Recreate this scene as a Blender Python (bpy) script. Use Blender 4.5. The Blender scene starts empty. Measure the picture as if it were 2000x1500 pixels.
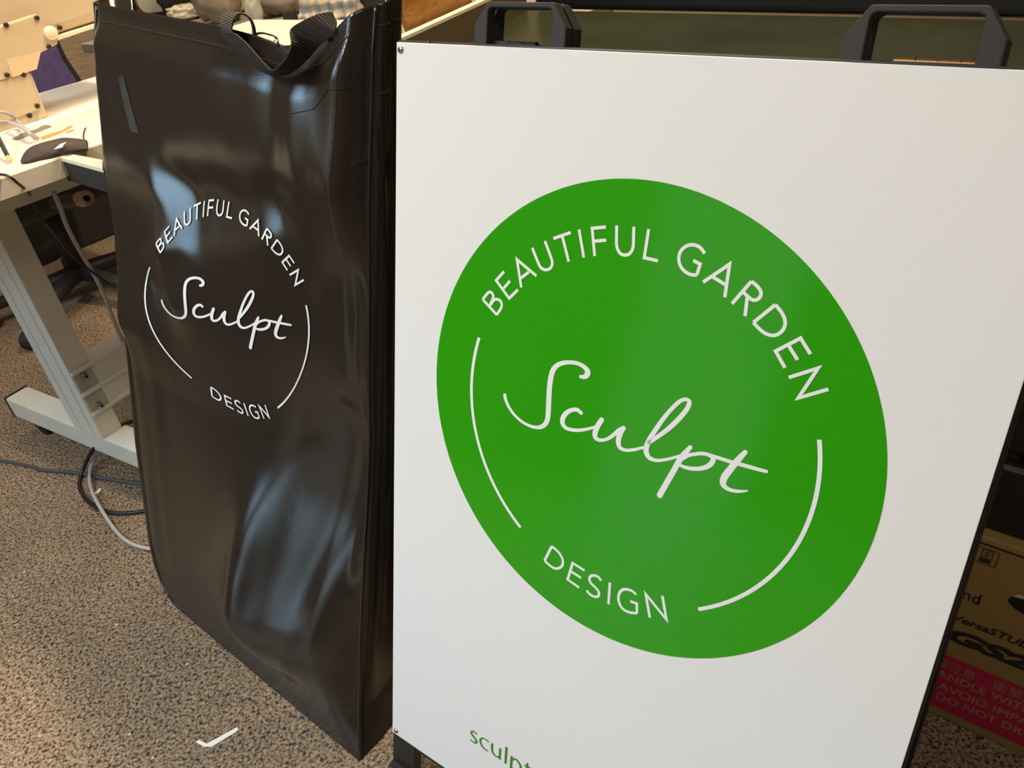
import bpy, bmesh, math, random
import numpy as np
from mathutils import Vector, Matrix, noise
random.seed(7)
sc = bpy.context.scene
COL = sc.collection
V = np.array

# ---------------------------------------------------------------- camera maths (metres; camera stands 1.1 m above the floor)
F = 1556.56
CAM = V([0, 0, 1.1])
RX = V([0.99077492, -0.07677842, -0.11166971])
UP = V([0.13551772, 0.56132983, 0.81642132])
FW = V([0.0, 0.82402299, -0.56655636])
def ray(x, y): return RX*(x-1000)/F - UP*(y-750)/F + FW
def at_z(x, y, z):
    d = ray(x, y); return CAM + d*((z-CAM[2])/d[2])
def at_plane(x, y, p0, n):
    d = ray(x, y); n = V(n, float); return CAM + d*(((V(p0)-CAM)@n)/(d@n))
def unit(a): a = V(a, float); return a/np.linalg.norm(a)
Zv = V([0, 0, 1.0])

# ---------------------------------------------------------------- materials
def mat(name, col, rough=.5, metal=0, spec=.5, var=0.0, vscale=20, bump=0.0, bscale=80, coat=0, sheen=0, coat_rough=.05, ior=None):
    m = bpy.data.materials.new(name); m.use_nodes = True
    nt = m.node_tree; b = nt.nodes['Principled BSDF']
    b.inputs['Base Color'].default_value = (*col, 1)
    b.inputs['Roughness'].default_value = rough
    b.inputs['Metallic'].default_value = metal
    b.inputs['Specular IOR Level'].default_value = spec
    b.inputs['Coat Weight'].default_value = coat
    b.inputs['Coat Roughness'].default_value = coat_rough
    b.inputs['Sheen Weight'].default_value = sheen
    if ior: b.inputs['IOR'].default_value = ior
    tc = nt.nodes.new('ShaderNodeTexCoord')
    if var:
        n = nt.nodes.new('ShaderNodeTexNoise'); n.inputs['Scale'].default_value = vscale; n.inputs['Detail'].default_value = 4
        nt.links.new(tc.outputs['Object'], n.inputs['Vector'])
        r = nt.nodes.new('ShaderNodeValToRGB')
        r.color_ramp.elements[0].position = .3; r.color_ramp.elements[1].position = .7
        r.color_ramp.elements[0].color = (*[c*(1-var) for c in col], 1)
        r.color_ramp.elements[1].color = (*[min(1, c*(1+var)) for c in col], 1)
        nt.links.new(n.outputs['Fac'], r.inputs['Fac']); nt.links.new(r.outputs['Color'], b.inputs['Base Color'])
    if bump:
        n2 = nt.nodes.new('ShaderNodeTexNoise'); n2.inputs['Scale'].default_value = bscale; n2.inputs['Detail'].default_value = 3
        nt.links.new(tc.outputs['Object'], n2.inputs['Vector'])
        bp = nt.nodes.new('ShaderNodeBump'); bp.inputs['Strength'].default_value = bump; bp.inputs['Distance'].default_value = .002
        nt.links.new(n2.outputs['Fac'], bp.inputs['Height']); nt.links.new(bp.outputs['Normal'], b.inputs['Normal'])
    return m

def floor_mat():
    m = bpy.data.materials.new('polished_aggregate'); m.use_nodes = True
    nt = m.node_tree; b = nt.nodes['Principled BSDF']; L = nt.links.new
    tc = nt.nodes.new('ShaderNodeTexCoord')
    def noise_n(scale, detail, rough=.5, dist=0):
        n = nt.nodes.new('ShaderNodeTexNoise'); n.inputs['Scale'].default_value = scale; n.inputs['Detail'].default_value = detail
        n.inputs['Roughness'].default_value = rough; n.inputs['Distortion'].default_value = dist
        L(tc.outputs['Object'], n.inputs['Vector']); return n
    def ramp(src, stops):
        r = nt.nodes.new('ShaderNodeValToRGB'); el = r.color_ramp.elements
        while len(el) > len(stops): el.remove(el[-1])
        while len(el) < len(stops): el.new(.5)
        for e, (p, c) in zip(el, stops): e.position = p; e.color = (*c, 1)
        L(src, r.inputs['Fac']); return r
    n1 = noise_n(210, 2.0, .55, .6)
    r1 = ramp(n1.outputs['Fac'], [(.38, (.036, .026, .019)), (.45, (.18, .133, .090)), (.55, (.30, .227, .153)), (.72, (.46, .36, .25))])
    n2 = noise_n(5, 5, .6)
    r2 = ramp(n2.outputs['Fac'], [(.3, (.80, .80, .80)), (.7, (1.08, 1.05, 1.0))])
    mx = nt.nodes.new('ShaderNodeMixRGB'); mx.blend_type = 'MULTIPLY'; mx.inputs[0].default_value = 1
    L(r1.outputs['Color'], mx.inputs[1]); L(r2.outputs['Color'], mx.inputs[2])
    v = nt.nodes.new('ShaderNodeTexVoronoi'); v.inputs['Scale'].default_value = 55; L(tc.outputs['Object'], v.inputs['Vector'])
    r3 = ramp(v.outputs['Distance'], [(.0, (1, 1, 1)), (.07, (1, 1, 1)), (.09, (0, 0, 0))])
    r3c = ramp(noise_n(9, 1).outputs['Fac'], [(.62, (0, 0, 0)), (.66, (1, 1, 1))])
    mm = nt.nodes.new('ShaderNodeMath'); mm.operation = 'MULTIPLY'; L(r3.outputs['Color'], mm.inputs[0]); L(r3c.outputs['Color'], mm.inputs[1])
    mx2 = nt.nodes.new('ShaderNodeMixRGB'); L(mm.outputs[0], mx2.inputs[0]); L(mx.outputs[0], mx2.inputs[1]); mx2.inputs[2].default_value = (.12, .115, .11, 1)
    L(mx2.outputs[0], b.inputs['Base Color'])
    b.inputs['Roughness'].default_value = .42
    b.inputs['Specular IOR Level'].default_value = .35
    bp = nt.nodes.new('ShaderNodeBump'); bp.inputs['Strength'].default_value = .25; bp.inputs['Distance'].default_value = .001
    L(n1.outputs['Fac'], bp.inputs['Height']); L(bp.outputs['Normal'], b.inputs['Normal'])
    return m

def plaid_mat():
    m = bpy.data.materials.new('plaid_cloth'); m.use_nodes = True
    nt = m.node_tree; b = nt.nodes['Principled BSDF']; L = nt.links.new
    tc = nt.nodes.new('ShaderNodeTexCoord')
    def w(direction, scale, c0, c1):
        n = nt.nodes.new('ShaderNodeTexWave'); n.bands_direction = direction; n.inputs['Scale'].default_value = scale; n.inputs['Distortion'].default_value = .6
        L(tc.outputs['Object'], n.inputs['Vector'])
        r = nt.nodes.new('ShaderNodeValToRGB'); r.color_ramp.elements[0].color = (*c0, 1); r.color_ramp.elements[1].color = (*c1, 1)
        r.color_ramp.elements[0].position = .4; r.color_ramp.elements[1].position = .6
        L(n.outputs['Color'], r.inputs['Fac']); return r
    a = w('X', 9, (.16, .24, .32), (.50, .42, .33)); c = w('Z', 7, (.30, .33, .35), (.75, .62, .48))
    mx = nt.nodes.new('ShaderNodeMixRGB'); mx.blend_type = 'MIX'; mx.inputs[0].default_value = .5
    L(a.outputs['Color'], mx.inputs[1]); L(c.outputs['Color'], mx.inputs[2]); L(mx.outputs[0], b.inputs['Base Color'])
    b.inputs['Roughness'].default_value = .9
    return m

def wood_mat(name, c0, c1, scale=6, rough=.5):
    m = bpy.data.materials.new(name); m.use_nodes = True
    nt = m.node_tree; b = nt.nodes['Principled BSDF']; L = nt.links.new
    tc = nt.nodes.new('ShaderNodeTexCoord'); mp = nt.nodes.new('ShaderNodeMapping'); mp.inputs['Scale'].default_value = (3, 3, 14)
    L(tc.outputs['Object'], mp.inputs['Vector'])
    n = nt.nodes.new('ShaderNodeTexNoise'); n.inputs['Scale'].default_value = scale; n.inputs['Detail'].default_value = 6; n.inputs['Distortion'].default_value = 1.2
    L(mp.outputs[0], n.inputs['Vector'])
    r = nt.nodes.new('ShaderNodeValToRGB'); r.color_ramp.elements[0].color = (*c0, 1); r.color_ramp.elements[1].color = (*c1, 1)
    r.color_ramp.elements[0].position = .35; r.color_ramp.elements[1].position = .62
    L(n.outputs['Fac'], r.inputs['Fac']); L(r.outputs['Color'], b.inputs['Base Color']); b.inputs['Roughness'].default_value = rough
    return m

def web_mat():
    m = mat('black_webbing', (.022, .019, .018), .65, spec=.4)
    nt = m.node_tree; b = nt.nodes['Principled BSDF']; L = nt.links.new
    uv = nt.nodes.new('ShaderNodeUVMap')
    w = nt.nodes.new('ShaderNodeTexWave'); w.bands_direction = 'X'; w.inputs['Scale'].default_value = 1.0; w.inputs['Distortion'].default_value = .3
    L(uv.outputs[0], w.inputs['Vector'])
    bp = nt.nodes.new('ShaderNodeBump'); bp.inputs['Strength'].default_value = .9; bp.inputs['Distance'].default_value = .0012
    L(w.outputs['Fac'], bp.inputs['Height']); L(bp.outputs['Normal'], b.inputs['Normal'])
    r = nt.nodes.new('ShaderNodeValToRGB'); r.color_ramp.elements[0].color = (.012, .010, .010, 1); r.color_ramp.elements[1].color = (.05, .042, .038, 1)
    L(w.outputs['Fac'], r.inputs['Fac']); L(r.outputs['Color'], b.inputs['Base Color'])
    return m

M = dict(
    floor=floor_mat(),
    white_panel=mat('white_panel', (.80, .80, .79), .38, spec=.35),
    green=mat('green_vinyl', (.026, .33, .004), .12, spec=.5),
    white_vinyl=mat('white_vinyl', (.83, .84, .84), .35, spec=.3),
    web_green=mat('green_print', (.045, .24, .02), .4),
    black_plastic=mat('black_plastic', (.034, .032, .031), .5, spec=.3, bump=.15, bscale=900),
    black_frame=mat('black_frame', (.012, .011, .010), .35),
    steel=mat('steel', (.55, .55, .53), .3, metal=1),
    brass=mat('brass', (.80, .50, .22), .3, metal=1),
    bag=mat('black_vinyl', (.021, .0165, .0125), .135, spec=.68, bump=.10, bscale=900),
    piping=mat('gloss_piping', (.014, .012, .011), .10, spec=.9),
    scuff=mat('vinyl_scuff', (.035, .037, .036), .38, spec=.5, var=.3, vscale=60),
    bag_dark=mat('black_vinyl_edge', (.012, .010, .009), .25, spec=.5),
    stitch=mat('black_thread', (.014, .012, .012), .6),
    webbing=web_mat(),
    cream=mat('cream_enamel', (.62, .49, .33), .38, var=.03, vscale=4),
    cream_light=mat('cream_laminate', (.82, .74, .56), .4, var=.03, vscale=5),
    white_lam=mat('white_laminate', (.85, .85, .82), .35),
    desk_edge=mat('beige_edge', (.80, .72, .58), .5),
    leg=mat('grey_cream_paint', (.74, .72, .63), .42, var=.04, vscale=8),
    leg_grey=mat('pale_grey_paint', (.74, .75, .70), .45),
    tan=mat('masking_tape', (.74, .55, .34), .6),
    dark_screw=mat('dark_screw', (.05, .04, .035), .4, metal=.6),
    rubber=mat('black_rubber', (.015, .014, .014), .6),
    grey_cord=mat('grey_cord', (.42, .39, .37), .5),
    black_cord=mat('black_cord', (.012, .012, .013), .4),
    slate_cord=mat('slate_cord', (.07, .07, .08), .45),
    purple=mat('purple_cloth', (.075, .05, .16), .85, var=.15, vscale=60),
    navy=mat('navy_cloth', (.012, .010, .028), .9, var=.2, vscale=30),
    chair_black=mat('chair_black', (.018, .017, .018), .5),
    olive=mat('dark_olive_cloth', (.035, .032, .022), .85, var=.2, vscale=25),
    copper=mat('copper_wire', (.62, .42, .30), .45, metal=.8, bump=.5, bscale=300),
    dark_grey=mat('dark_grey_laminate', (.034, .033, .029), .65, spec=.2),
    black_fabric=mat('black_fabric', (.05, .035, .03), .8, var=.2, vscale=200),
    wood_tip=mat('pale_wood', (.75, .42, .20), .5),
    slot=mat('orange_wood', (.52, .27, .07), .6),
    slot_grey=mat('grey_slot', (.20, .18, .15), .6),
    paper=mat('white_paper', (.86, .85, .80), .6),
    bed=mat('green_cutting_bed', (.021, .025, .0125), .3, spec=.2, var=.18, vscale=6),
    rail=mat('brown_rail', (.12, .09, .05), .5),
    brown=wood_mat('brown_strip', (.22, .12, .06), (.36, .21, .12), 9),
    osb=wood_mat('orange_plywood', (.30, .13, .025), (.44, .215, .05), 7),
    black_metal=mat('black_metal', (.006, .006, .006), .35),
    card=mat('brown_cardboard', (.29, .195, .06), .75, var=.06, vscale=10),
    card_dark=mat('card_cut', (.004, .004, .004), .9),
    card_torn=mat('torn_card', (.55, .47, .33), .9),
    card_red=mat('red_print', (.44, .010, .065), .7),
    card_gold=mat('tan_print', (.36, .20, .09), .75),
    card_ink=mat('black_ink', (.012, .012, .012), .6),
    plaid=plaid_mat(),
    taupe=mat('taupe_cloth', (.22, .18, .14), .7, var=.25, vscale=14),
    straw=mat('straw_cloth', (.50, .40, .24), .7, var=.15, vscale=14),
    sage=mat('sage_plastic', (.36, .36, .28), .35, var=.15, vscale=14),
    black_cloth=mat('black_cloth', (.012, .011, .010), .7),
    red_cloth=mat('red_cloth', (.30, .012, .015), .7),
    pale_box=mat('pale_box', (.46, .42, .35), .6),
    glassine=mat('clear_plastic_wrap', (.55, .50, .38), .12, spec=.8),
    bench=mat('grey_bench', (.30, .27, .22), .6),
    wall=mat('warm_plaster', (.30, .25, .20), .85, var=.04, vscale=3),
    wall_dark=mat('darkened_wall', (.085, .065, .055), .8, var=.2, vscale=2),  # unseen left wall, darkened so the bag mirrors less light
    ceil=mat('ceiling_paint', (.62, .58, .50), .9),
    frame_white=mat('window_paint', (.6, .6, .58), .5),
    tanboard=wood_mat('tan_board', (.24, .18, .12), (.32, .25, .17), 5),
    lamp_body=mat('lamp_housing', (.7, .7, .68), .4),
)
def emit_mat(name, col, s):
    m = bpy.data.materials.new(name); m.use_nodes = True; b = m.node_tree.nodes['Principled BSDF']
    b.inputs['Base Color'].default_value = (*col, 1); b.inputs['Emission Color'].default_value = (*col, 1); b.inputs['Emission Strength'].default_value = s
    return m
def glass_mat():
    m = bpy.data.materials.new('window_glass'); m.use_nodes = True; nt = m.node_tree; L = nt.links.new
    nt.nodes.remove(nt.nodes['Principled BSDF'])
    t = nt.nodes.new('ShaderNodeBsdfTransparent'); t.inputs['Color'].default_value = (.95, .98, .97, 1)
    g = nt.nodes.new('ShaderNodeBsdfGlossy'); g.inputs['Roughness'].default_value = .02
    x = nt.nodes.new('ShaderNodeMixShader'); x.inputs[0].default_value = .05; L(t.outputs[0], x.inputs[1]); L(g.outputs[0], x.inputs[2])
    L(x.outputs[0], nt.nodes['Material Output'].inputs['Surface']); return m
M['glass'] = glass_mat()

# ---------------------------------------------------------------- object helpers
def thing(name, label, cat, loc, group=None):
    o = bpy.data.objects.new(name, None); COL.objects.link(o); o.location = Vector(loc); o.empty_display_size = .05
    o['label'] = label; o['category'] = cat
    if group: o['group'] = group
    return o
def tag(o, label, cat, group=None):
    o['label'] = label; o['category'] = cat
    if group: o['group'] = group
    return o
def wloc(o):
    l = Vector(o.location)
    while o.parent: o = o.parent; l += Vector(o.location)
    return l
class MB:
    def __init__(s): s.v = []; s.f = []; s.uv = {}
    def add(s, vs, fs):
        k = len(s.v); s.v += [tuple(map(float, q)) for q in vs]; s.f += [tuple(i+k for i in f) for f in fs]; return k
    def box(s, o, ex, ey, ez):
        o, ex, ey, ez = V(o, float), V(ex, float), V(ey, float), V(ez, float)
        s.add([o, o+ex, o+ex+ey, o+ey, o+ez, o+ex+ez, o+ex+ey+ez, o+ey+ez], [(0, 3, 2, 1), (4, 5, 6, 7), (0, 1, 5, 4), (1, 2, 6, 5), (2, 3, 7, 6), (3, 0, 4, 7)])
    def cbox(s, c, ax, ay, az, hx, hy, hz):
        c = V(c, float); ax, ay, az = unit(ax), unit(ay), unit(az)
        s.box(c-ax*hx-ay*hy-az*hz, ax*2*hx, ay*2*hy, az*2*hz)
    def prism(s, pts, vec):
        n = len(pts); vec = V(vec, float)
        s.add(list(pts)+[V(q)+vec for q in pts], [tuple(range(n))[::-1], tuple(range(n, 2*n))]+[(i, (i+1) % n, n+(i+1) % n, n+i) for i in range(n)])
    def tube(s, pts, r, n=10, cap=True):
        pts = [V(q, float) for q in pts]; rs = r if hasattr(r, '__len__') else [r]*len(pts)
        rings = []; prev = None
        for i, q in enumerate(pts):
            t = unit(pts[min(i+1, len(pts)-1)]-pts[max(i-1, 0)])
            if prev is None:
                a = np.cross(t, Zv)
                if np.linalg.norm(a) < .1: a = np.cross(t, V([1, 0, 0]))
                a = unit(a)
            else: a = unit(prev-t*(prev@t))
            prev = a; b = np.cross(t, a)
            rings.append([q+rs[i]*(a*math.cos(2*math.pi*k/n)+b*math.sin(2*math.pi*k/n)) for k in range(n)])
        k0 = s.add([p for rg in rings for p in rg], [])
        m = len(pts)
        for i in range(m-1):
            for k in range(n):
                s.f.append((k0+i*n+k, k0+i*n+(k+1) % n, k0+(i+1)*n+(k+1) % n, k0+(i+1)*n+k))
        if cap: s.f.append(tuple(k0+k for k in range(n))[::-1]); s.f.append(tuple(k0+(m-1)*n+k for k in range(n)))
    def cyl(s, p0, p1, r, n=20): s.tube([p0, p1], r, n)
    def lathe(s, c, axis, prof, n=24):
        # prof: list of (radius, height along axis)
        axis = unit(axis); s.tube([V(c)+axis*hh for r, hh in prof], [max(r, 1e-4) for r, hh in prof], n)
    def build(s, name, m, parent=None, smooth=False, bevel=0, label=None, seg=2, recalc=True, subsurf=0):
        me = bpy.data.meshes.new(name)
        vs = np.array(s.v)
        if parent is not None: base = V(wloc(parent))
        else:
            base = V([(vs[:, 0].min()+vs[:, 0].max())/2, (vs[:, 1].min()+vs[:, 1].max())/2, vs[:, 2].min()])
        me.from_pydata((vs-base).tolist(), [], s.f); me.update()
        if recalc:
            bm = bmesh.new(); bm.from_mesh(me); bmesh.ops.recalc_face_normals(bm, faces=bm.faces); bm.to_mesh(me); bm.free()
        me.materials.append(M[m] if isinstance(m, str) else m)
        if smooth:
            for p in me.polygons: p.use_smooth = True
        o = bpy.data.objects.new(name, me); COL.objects.link(o)
        if parent is not None: o.parent = parent
        else: o.location = Vector(base)
        if bevel:
            md = o.modifiers.new('Bevel', 'BEVEL'); md.width = bevel; md.segments = seg; md.limit_method = 'ANGLE'; md.angle_limit = math.radians(40)
        if subsurf:
            md = o.modifiers.new('Sub', 'SUBSURF'); md.levels = subsurf; md.render_levels = subsurf
        if label: o['label'] = label
        return o
def catmull(pts, sub=8, closed=False):
    P = [V(q, float) for q in pts]; n = len(P); out = []
    for i in range(n-1):
        p0 = P[max(i-1, 0)]; p1 = P[i]; p2 = P[i+1]; p3 = P[min(i+2, n-1)]
        for k in range(sub):
            t = k/sub
            out.append(.5*((2*p1)+(-p0+p2)*t+(2*p0-5*p1+4*p2-p3)*t*t+(-p0+3*p1-3*p2+p3)*t**3))
    out.append(P[-1]); return out
def quad_plane(pxs, p0, n): return [at_plane(x, y, p0, n) for x, y in pxs]
def structure(o): o['kind'] = 'structure'; return o

# ================================================================ SETTING
X0, X1, Y0, Y1, H = -2.1, 3.2, -2.6, 3.7, 2.75
def wall(name, pieces, m='wall'):
    b = MB()
    for lo, hi in pieces: b.box(lo, (hi[0]-lo[0], 0, 0), (0, hi[1]-lo[1], 0), (0, 0, hi[2]-lo[2]))
    return structure(b.build(name, m))
b = MB(); b.box((X0-.1, Y0-.1, -.1), (X1-X0+.2, 0, 0), (0, Y1-Y0+.2, 0), (0, 0, .1)); structure(b.build('floor', 'floor'))
b = MB(); b.box((X0-.1, Y0-.1, H), (X1-X0+.2, 0, 0), (0, Y1-Y0+.2, 0), (0, 0, .1)); structure(b.build('ceiling', 'ceil'))
DY0, DY1, DZ = -1.08, -.36, 2.3
WY0, WY1, WZ0, WZ1 = .1, 1.2, 1.04, 2.4
wall('wall_left', [((X0-.1, Y0, 0), (X0, DY0, H)), ((X0-.1, DY0, DZ), (X0, DY1, H)), ((X0-.1, DY1, 0), (X0, WY0, H)),
                   ((X0-.1, WY0, 0), (X0, WY1, WZ0)), ((X0-.1, WY0, WZ1), (X0, WY1, H)), ((X0-.1, WY1, 0), (X0, Y1, H))], 'wall_dark')
wall('wall_right', [((X1, Y0, 0), (X1+.1, Y1, H))])
wall('wall_back', [((X0-.1, Y1, 0), (X1+.1, Y1+.1, H))])
wall('wall_front', [((X0-.1, Y0-.1, 0), (X1+.1, Y0, H))])
def window(name, o, ex, ez, thick, bars=()):
    o, ex, ez = V(o, float), V(ex, float), V(ez, float); ux, t = unit(ex), V(thick, float)
    fr = MB(); w = .045
    fr.box(o, ux*w, t, ez); fr.box(o+ex-ux*w, ux*w, t, ez); fr.box(o, ex, t, Zv*w); fr.box(o+ez-Zv*w, ex, t, Zv*w)
    for q in bars: fr.box(o+Zv*(q-.03), ex, t, Zv*.06)
    f = structure(fr.build(name, 'frame_white', bevel=.004))
    g = MB(); g.box(o+ux*w+Zv*w+t*.45, ex-2*ux*w, t*.1, ez-Zv*2*w); g.build('glass_pane', 'glass', f)
    return f
window('door_1', (X0-.08, DY0, 0), (0, DY1-DY0, 0), (0, 0, DZ), (.05, 0, 0), bars=(.72,))
window('window_1', (X0-.08, WY0, WZ0), (0, WY1-WY0, 0), (0, 0, WZ1-WZ0), (.05, 0, 0))

# ================================================================ A-FRAME SIGN
R = .235
P0 = V([0.09761825, 0.59350337, 1.1-0.48054182]); SU = V([.75915691, -.65090766, 0]); SV = V([.18484429, .21558483, .95883042]); SN = unit(np.cross(SU, SV))
def S(a, b_, off=0.0): return P0+R*(SU*a+SV*b_)+SN*off
A0, A1, B0, B1 = -1.2764, 1.2764, -2.4089, 1.4224
base = S(0, -2.7); base = V([base[0], base[1], 0])
sign = thing('a_frame_sign', 'black A-frame pavement sign with white panel bearing large green round logo', 'sign', base)
b = MB(); b.box(S(A0, B0, -.003), SU*R*(A1-A0), SV*R*(B1-B0), SN*.003)
panel = b.build('front_panel', 'white_panel', sign, label='white printed front panel with green disc', bevel=.0006)
fo = .0022/R
b = MB()
bf = (0-S(0, 0, -.012)[2])/(R*SV[2])      # board coordinate where the stile meets the floor
sw = .042
for a in (A0-fo, A1+fo-sw/R): b.box(S(a, bf+.012/R, -.0185), SU*sw, SV*R*(B1+fo-bf-.012/R), SN*.015)
for bb in (B0-.01/R, B1+fo-sw/R): b.box(S(A0+sw/R, bb, -.018), SU*R*(A1-A0-2*sw/R), SV*sw, SN*.0145)
b.build('front_frame', 'black_frame', sign, bevel=.0015)
# rear board
RN = unit(V([SN[0], SN[1], 0])); back_foot = .36
topc = S(0, B1, -.03); footc = V([S(0, bf)[0], S(0, bf)[1], 0])-RN*back_foot
# direction of the rear board from the hinge to the floor
footc = topc+(footc-topc); RV = unit(topc-(footc+Zv*.0)); RVn = unit(np.cross(SU, RV)); RL = np.linalg.norm(topc-footc)
def Q(a, l, off): return topc+SU*R*a-RV*l+RVn*off
b = MB()
for a in (A0-fo, A1+fo-sw/R): b.box(Q(a, RL-.012, -.021), SU*sw, RV*(RL-.022), RVn*.02)
for l in (RL-.15, sw+.01): b.box(Q(A0+sw/R, l, -.02), SU*R*(A1-A0-2*sw/R), RV*sw, RVn*.019)
b.build('rear_frame', 'black_frame', sign, bevel=.0015)
b = MB(); b.box(Q(A0, .91, -.0245), SU*R*(A1-A0), RV*.88, RVn*.003); b.build('rear_panel', 'white_panel', sign)
# feet under the stiles
for a in (A0-fo, A1+fo-sw/R):
    q = S(a, bf, -.012); b = MB(); b.box(V([q[0], q[1], 0])-RN*.012-SU*.001, SU*(sw+.002), RN*.026, Zv*.022); b.build('foot', 'rubber', sign, bevel=.002)
    q = Q(a, RL, -.01); b = MB(); b.box(V([q[0], q[1], 0])-RN*.012-SU*.001, SU*(sw+.002), RN*.026, Zv*.022); b.build('foot', 'rubber', sign, bevel=.002)
# carry handles: two plates side by side, front board and rear board
def handle(a_left, off0, off1):
    W_, Hh = .436, .148
    o = [(0, -.02), (0, .062), (.060, Hh-.003), (.068, Hh), (W_-.068, Hh), (W_-.060, Hh-.003), (W_, .062), (W_, -.02)]
    hw = .066; ht = .128
    hole = [(hw, -.02), (hw, ht-.02), (hw+.004, ht-.007), (hw+.018, ht), (W_-hw-.018, ht), (W_-hw-.004, ht-.007), (W_-hw, ht-.02), (W_-hw, -.02)]
    n = len(o); zb = B1+.012
    ring = [o, hole]; b = MB(); vs = []
    for off in (off1, off0):
        for rg in ring: vs += [S(a_left+x, zb+y, off) for x, y in rg]
    fs = []
    for i in range(n-1):
        fs += [(i, i+1, n+i+1, n+i), (2*n+i, 3*n+i, 3*n+i+1, 2*n+i+1), (i, 2*n+i, 2*n+i+1, i+1), (n+i, n+i+1, 3*n+i+1, 3*n+i)]
    fs += [(0, n, 3*n, 2*n), (n-1, 3*n-1, 4*n-1, 2*n-1)]
    b.add(vs, fs); return b.build('carry_handle', 'black_plastic', sign, bevel=.0012, label=None)
for al in (-.868, .566):
    handle(al, -.015, -.004); handle(al, -.031, -.019)
def hinge(a0, a1, m, lab):
    b = MB(); n = 4
    for k in range(n):
        x0 = a0+(a1-a0)*k/n; x1 = a0+(a1-a0)*(k+.94)/n
        b.tube([S(x0, B1+.010, -.0165), S(x1, B1+.010, -.0165)], .0036, 10)
    b.box(S(a0, B1+.008, -.026), SU*R*(a1-a0), SN*.014, SV*.0014)
    return b.build('hinge', m, sign, label=lab)
hinge(-.851, -.59, 'black_frame', 'black butt hinge'); hinge(.714, .956, 'brass', 'brass butt hinge')
for a, q in ((-1.25, 1.393), (-1.244, -2.377), (1.25, 1.393), (1.244, -2.377)):
    b = MB(); c = S(a, q, 0)
    b.lathe(c, SN, [(.0001, .0026), (.0022, .0024), (.0036, .0012), (.0040, 0), (.0040, -.001)][::-1], 16)
    sc_ = b.build('screw', 'steel', panel, smooth=True)
    b = MB()
    for d1_, d2_ in ((SU, SV), (SV, SU)): b.cbox(c+SN*.0026, d1_, d2_, SN, .0019, .0004, .0003)
    # recess cross shown on the screw head
    b.build('screw_cross', 'black_frame', panel)
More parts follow.
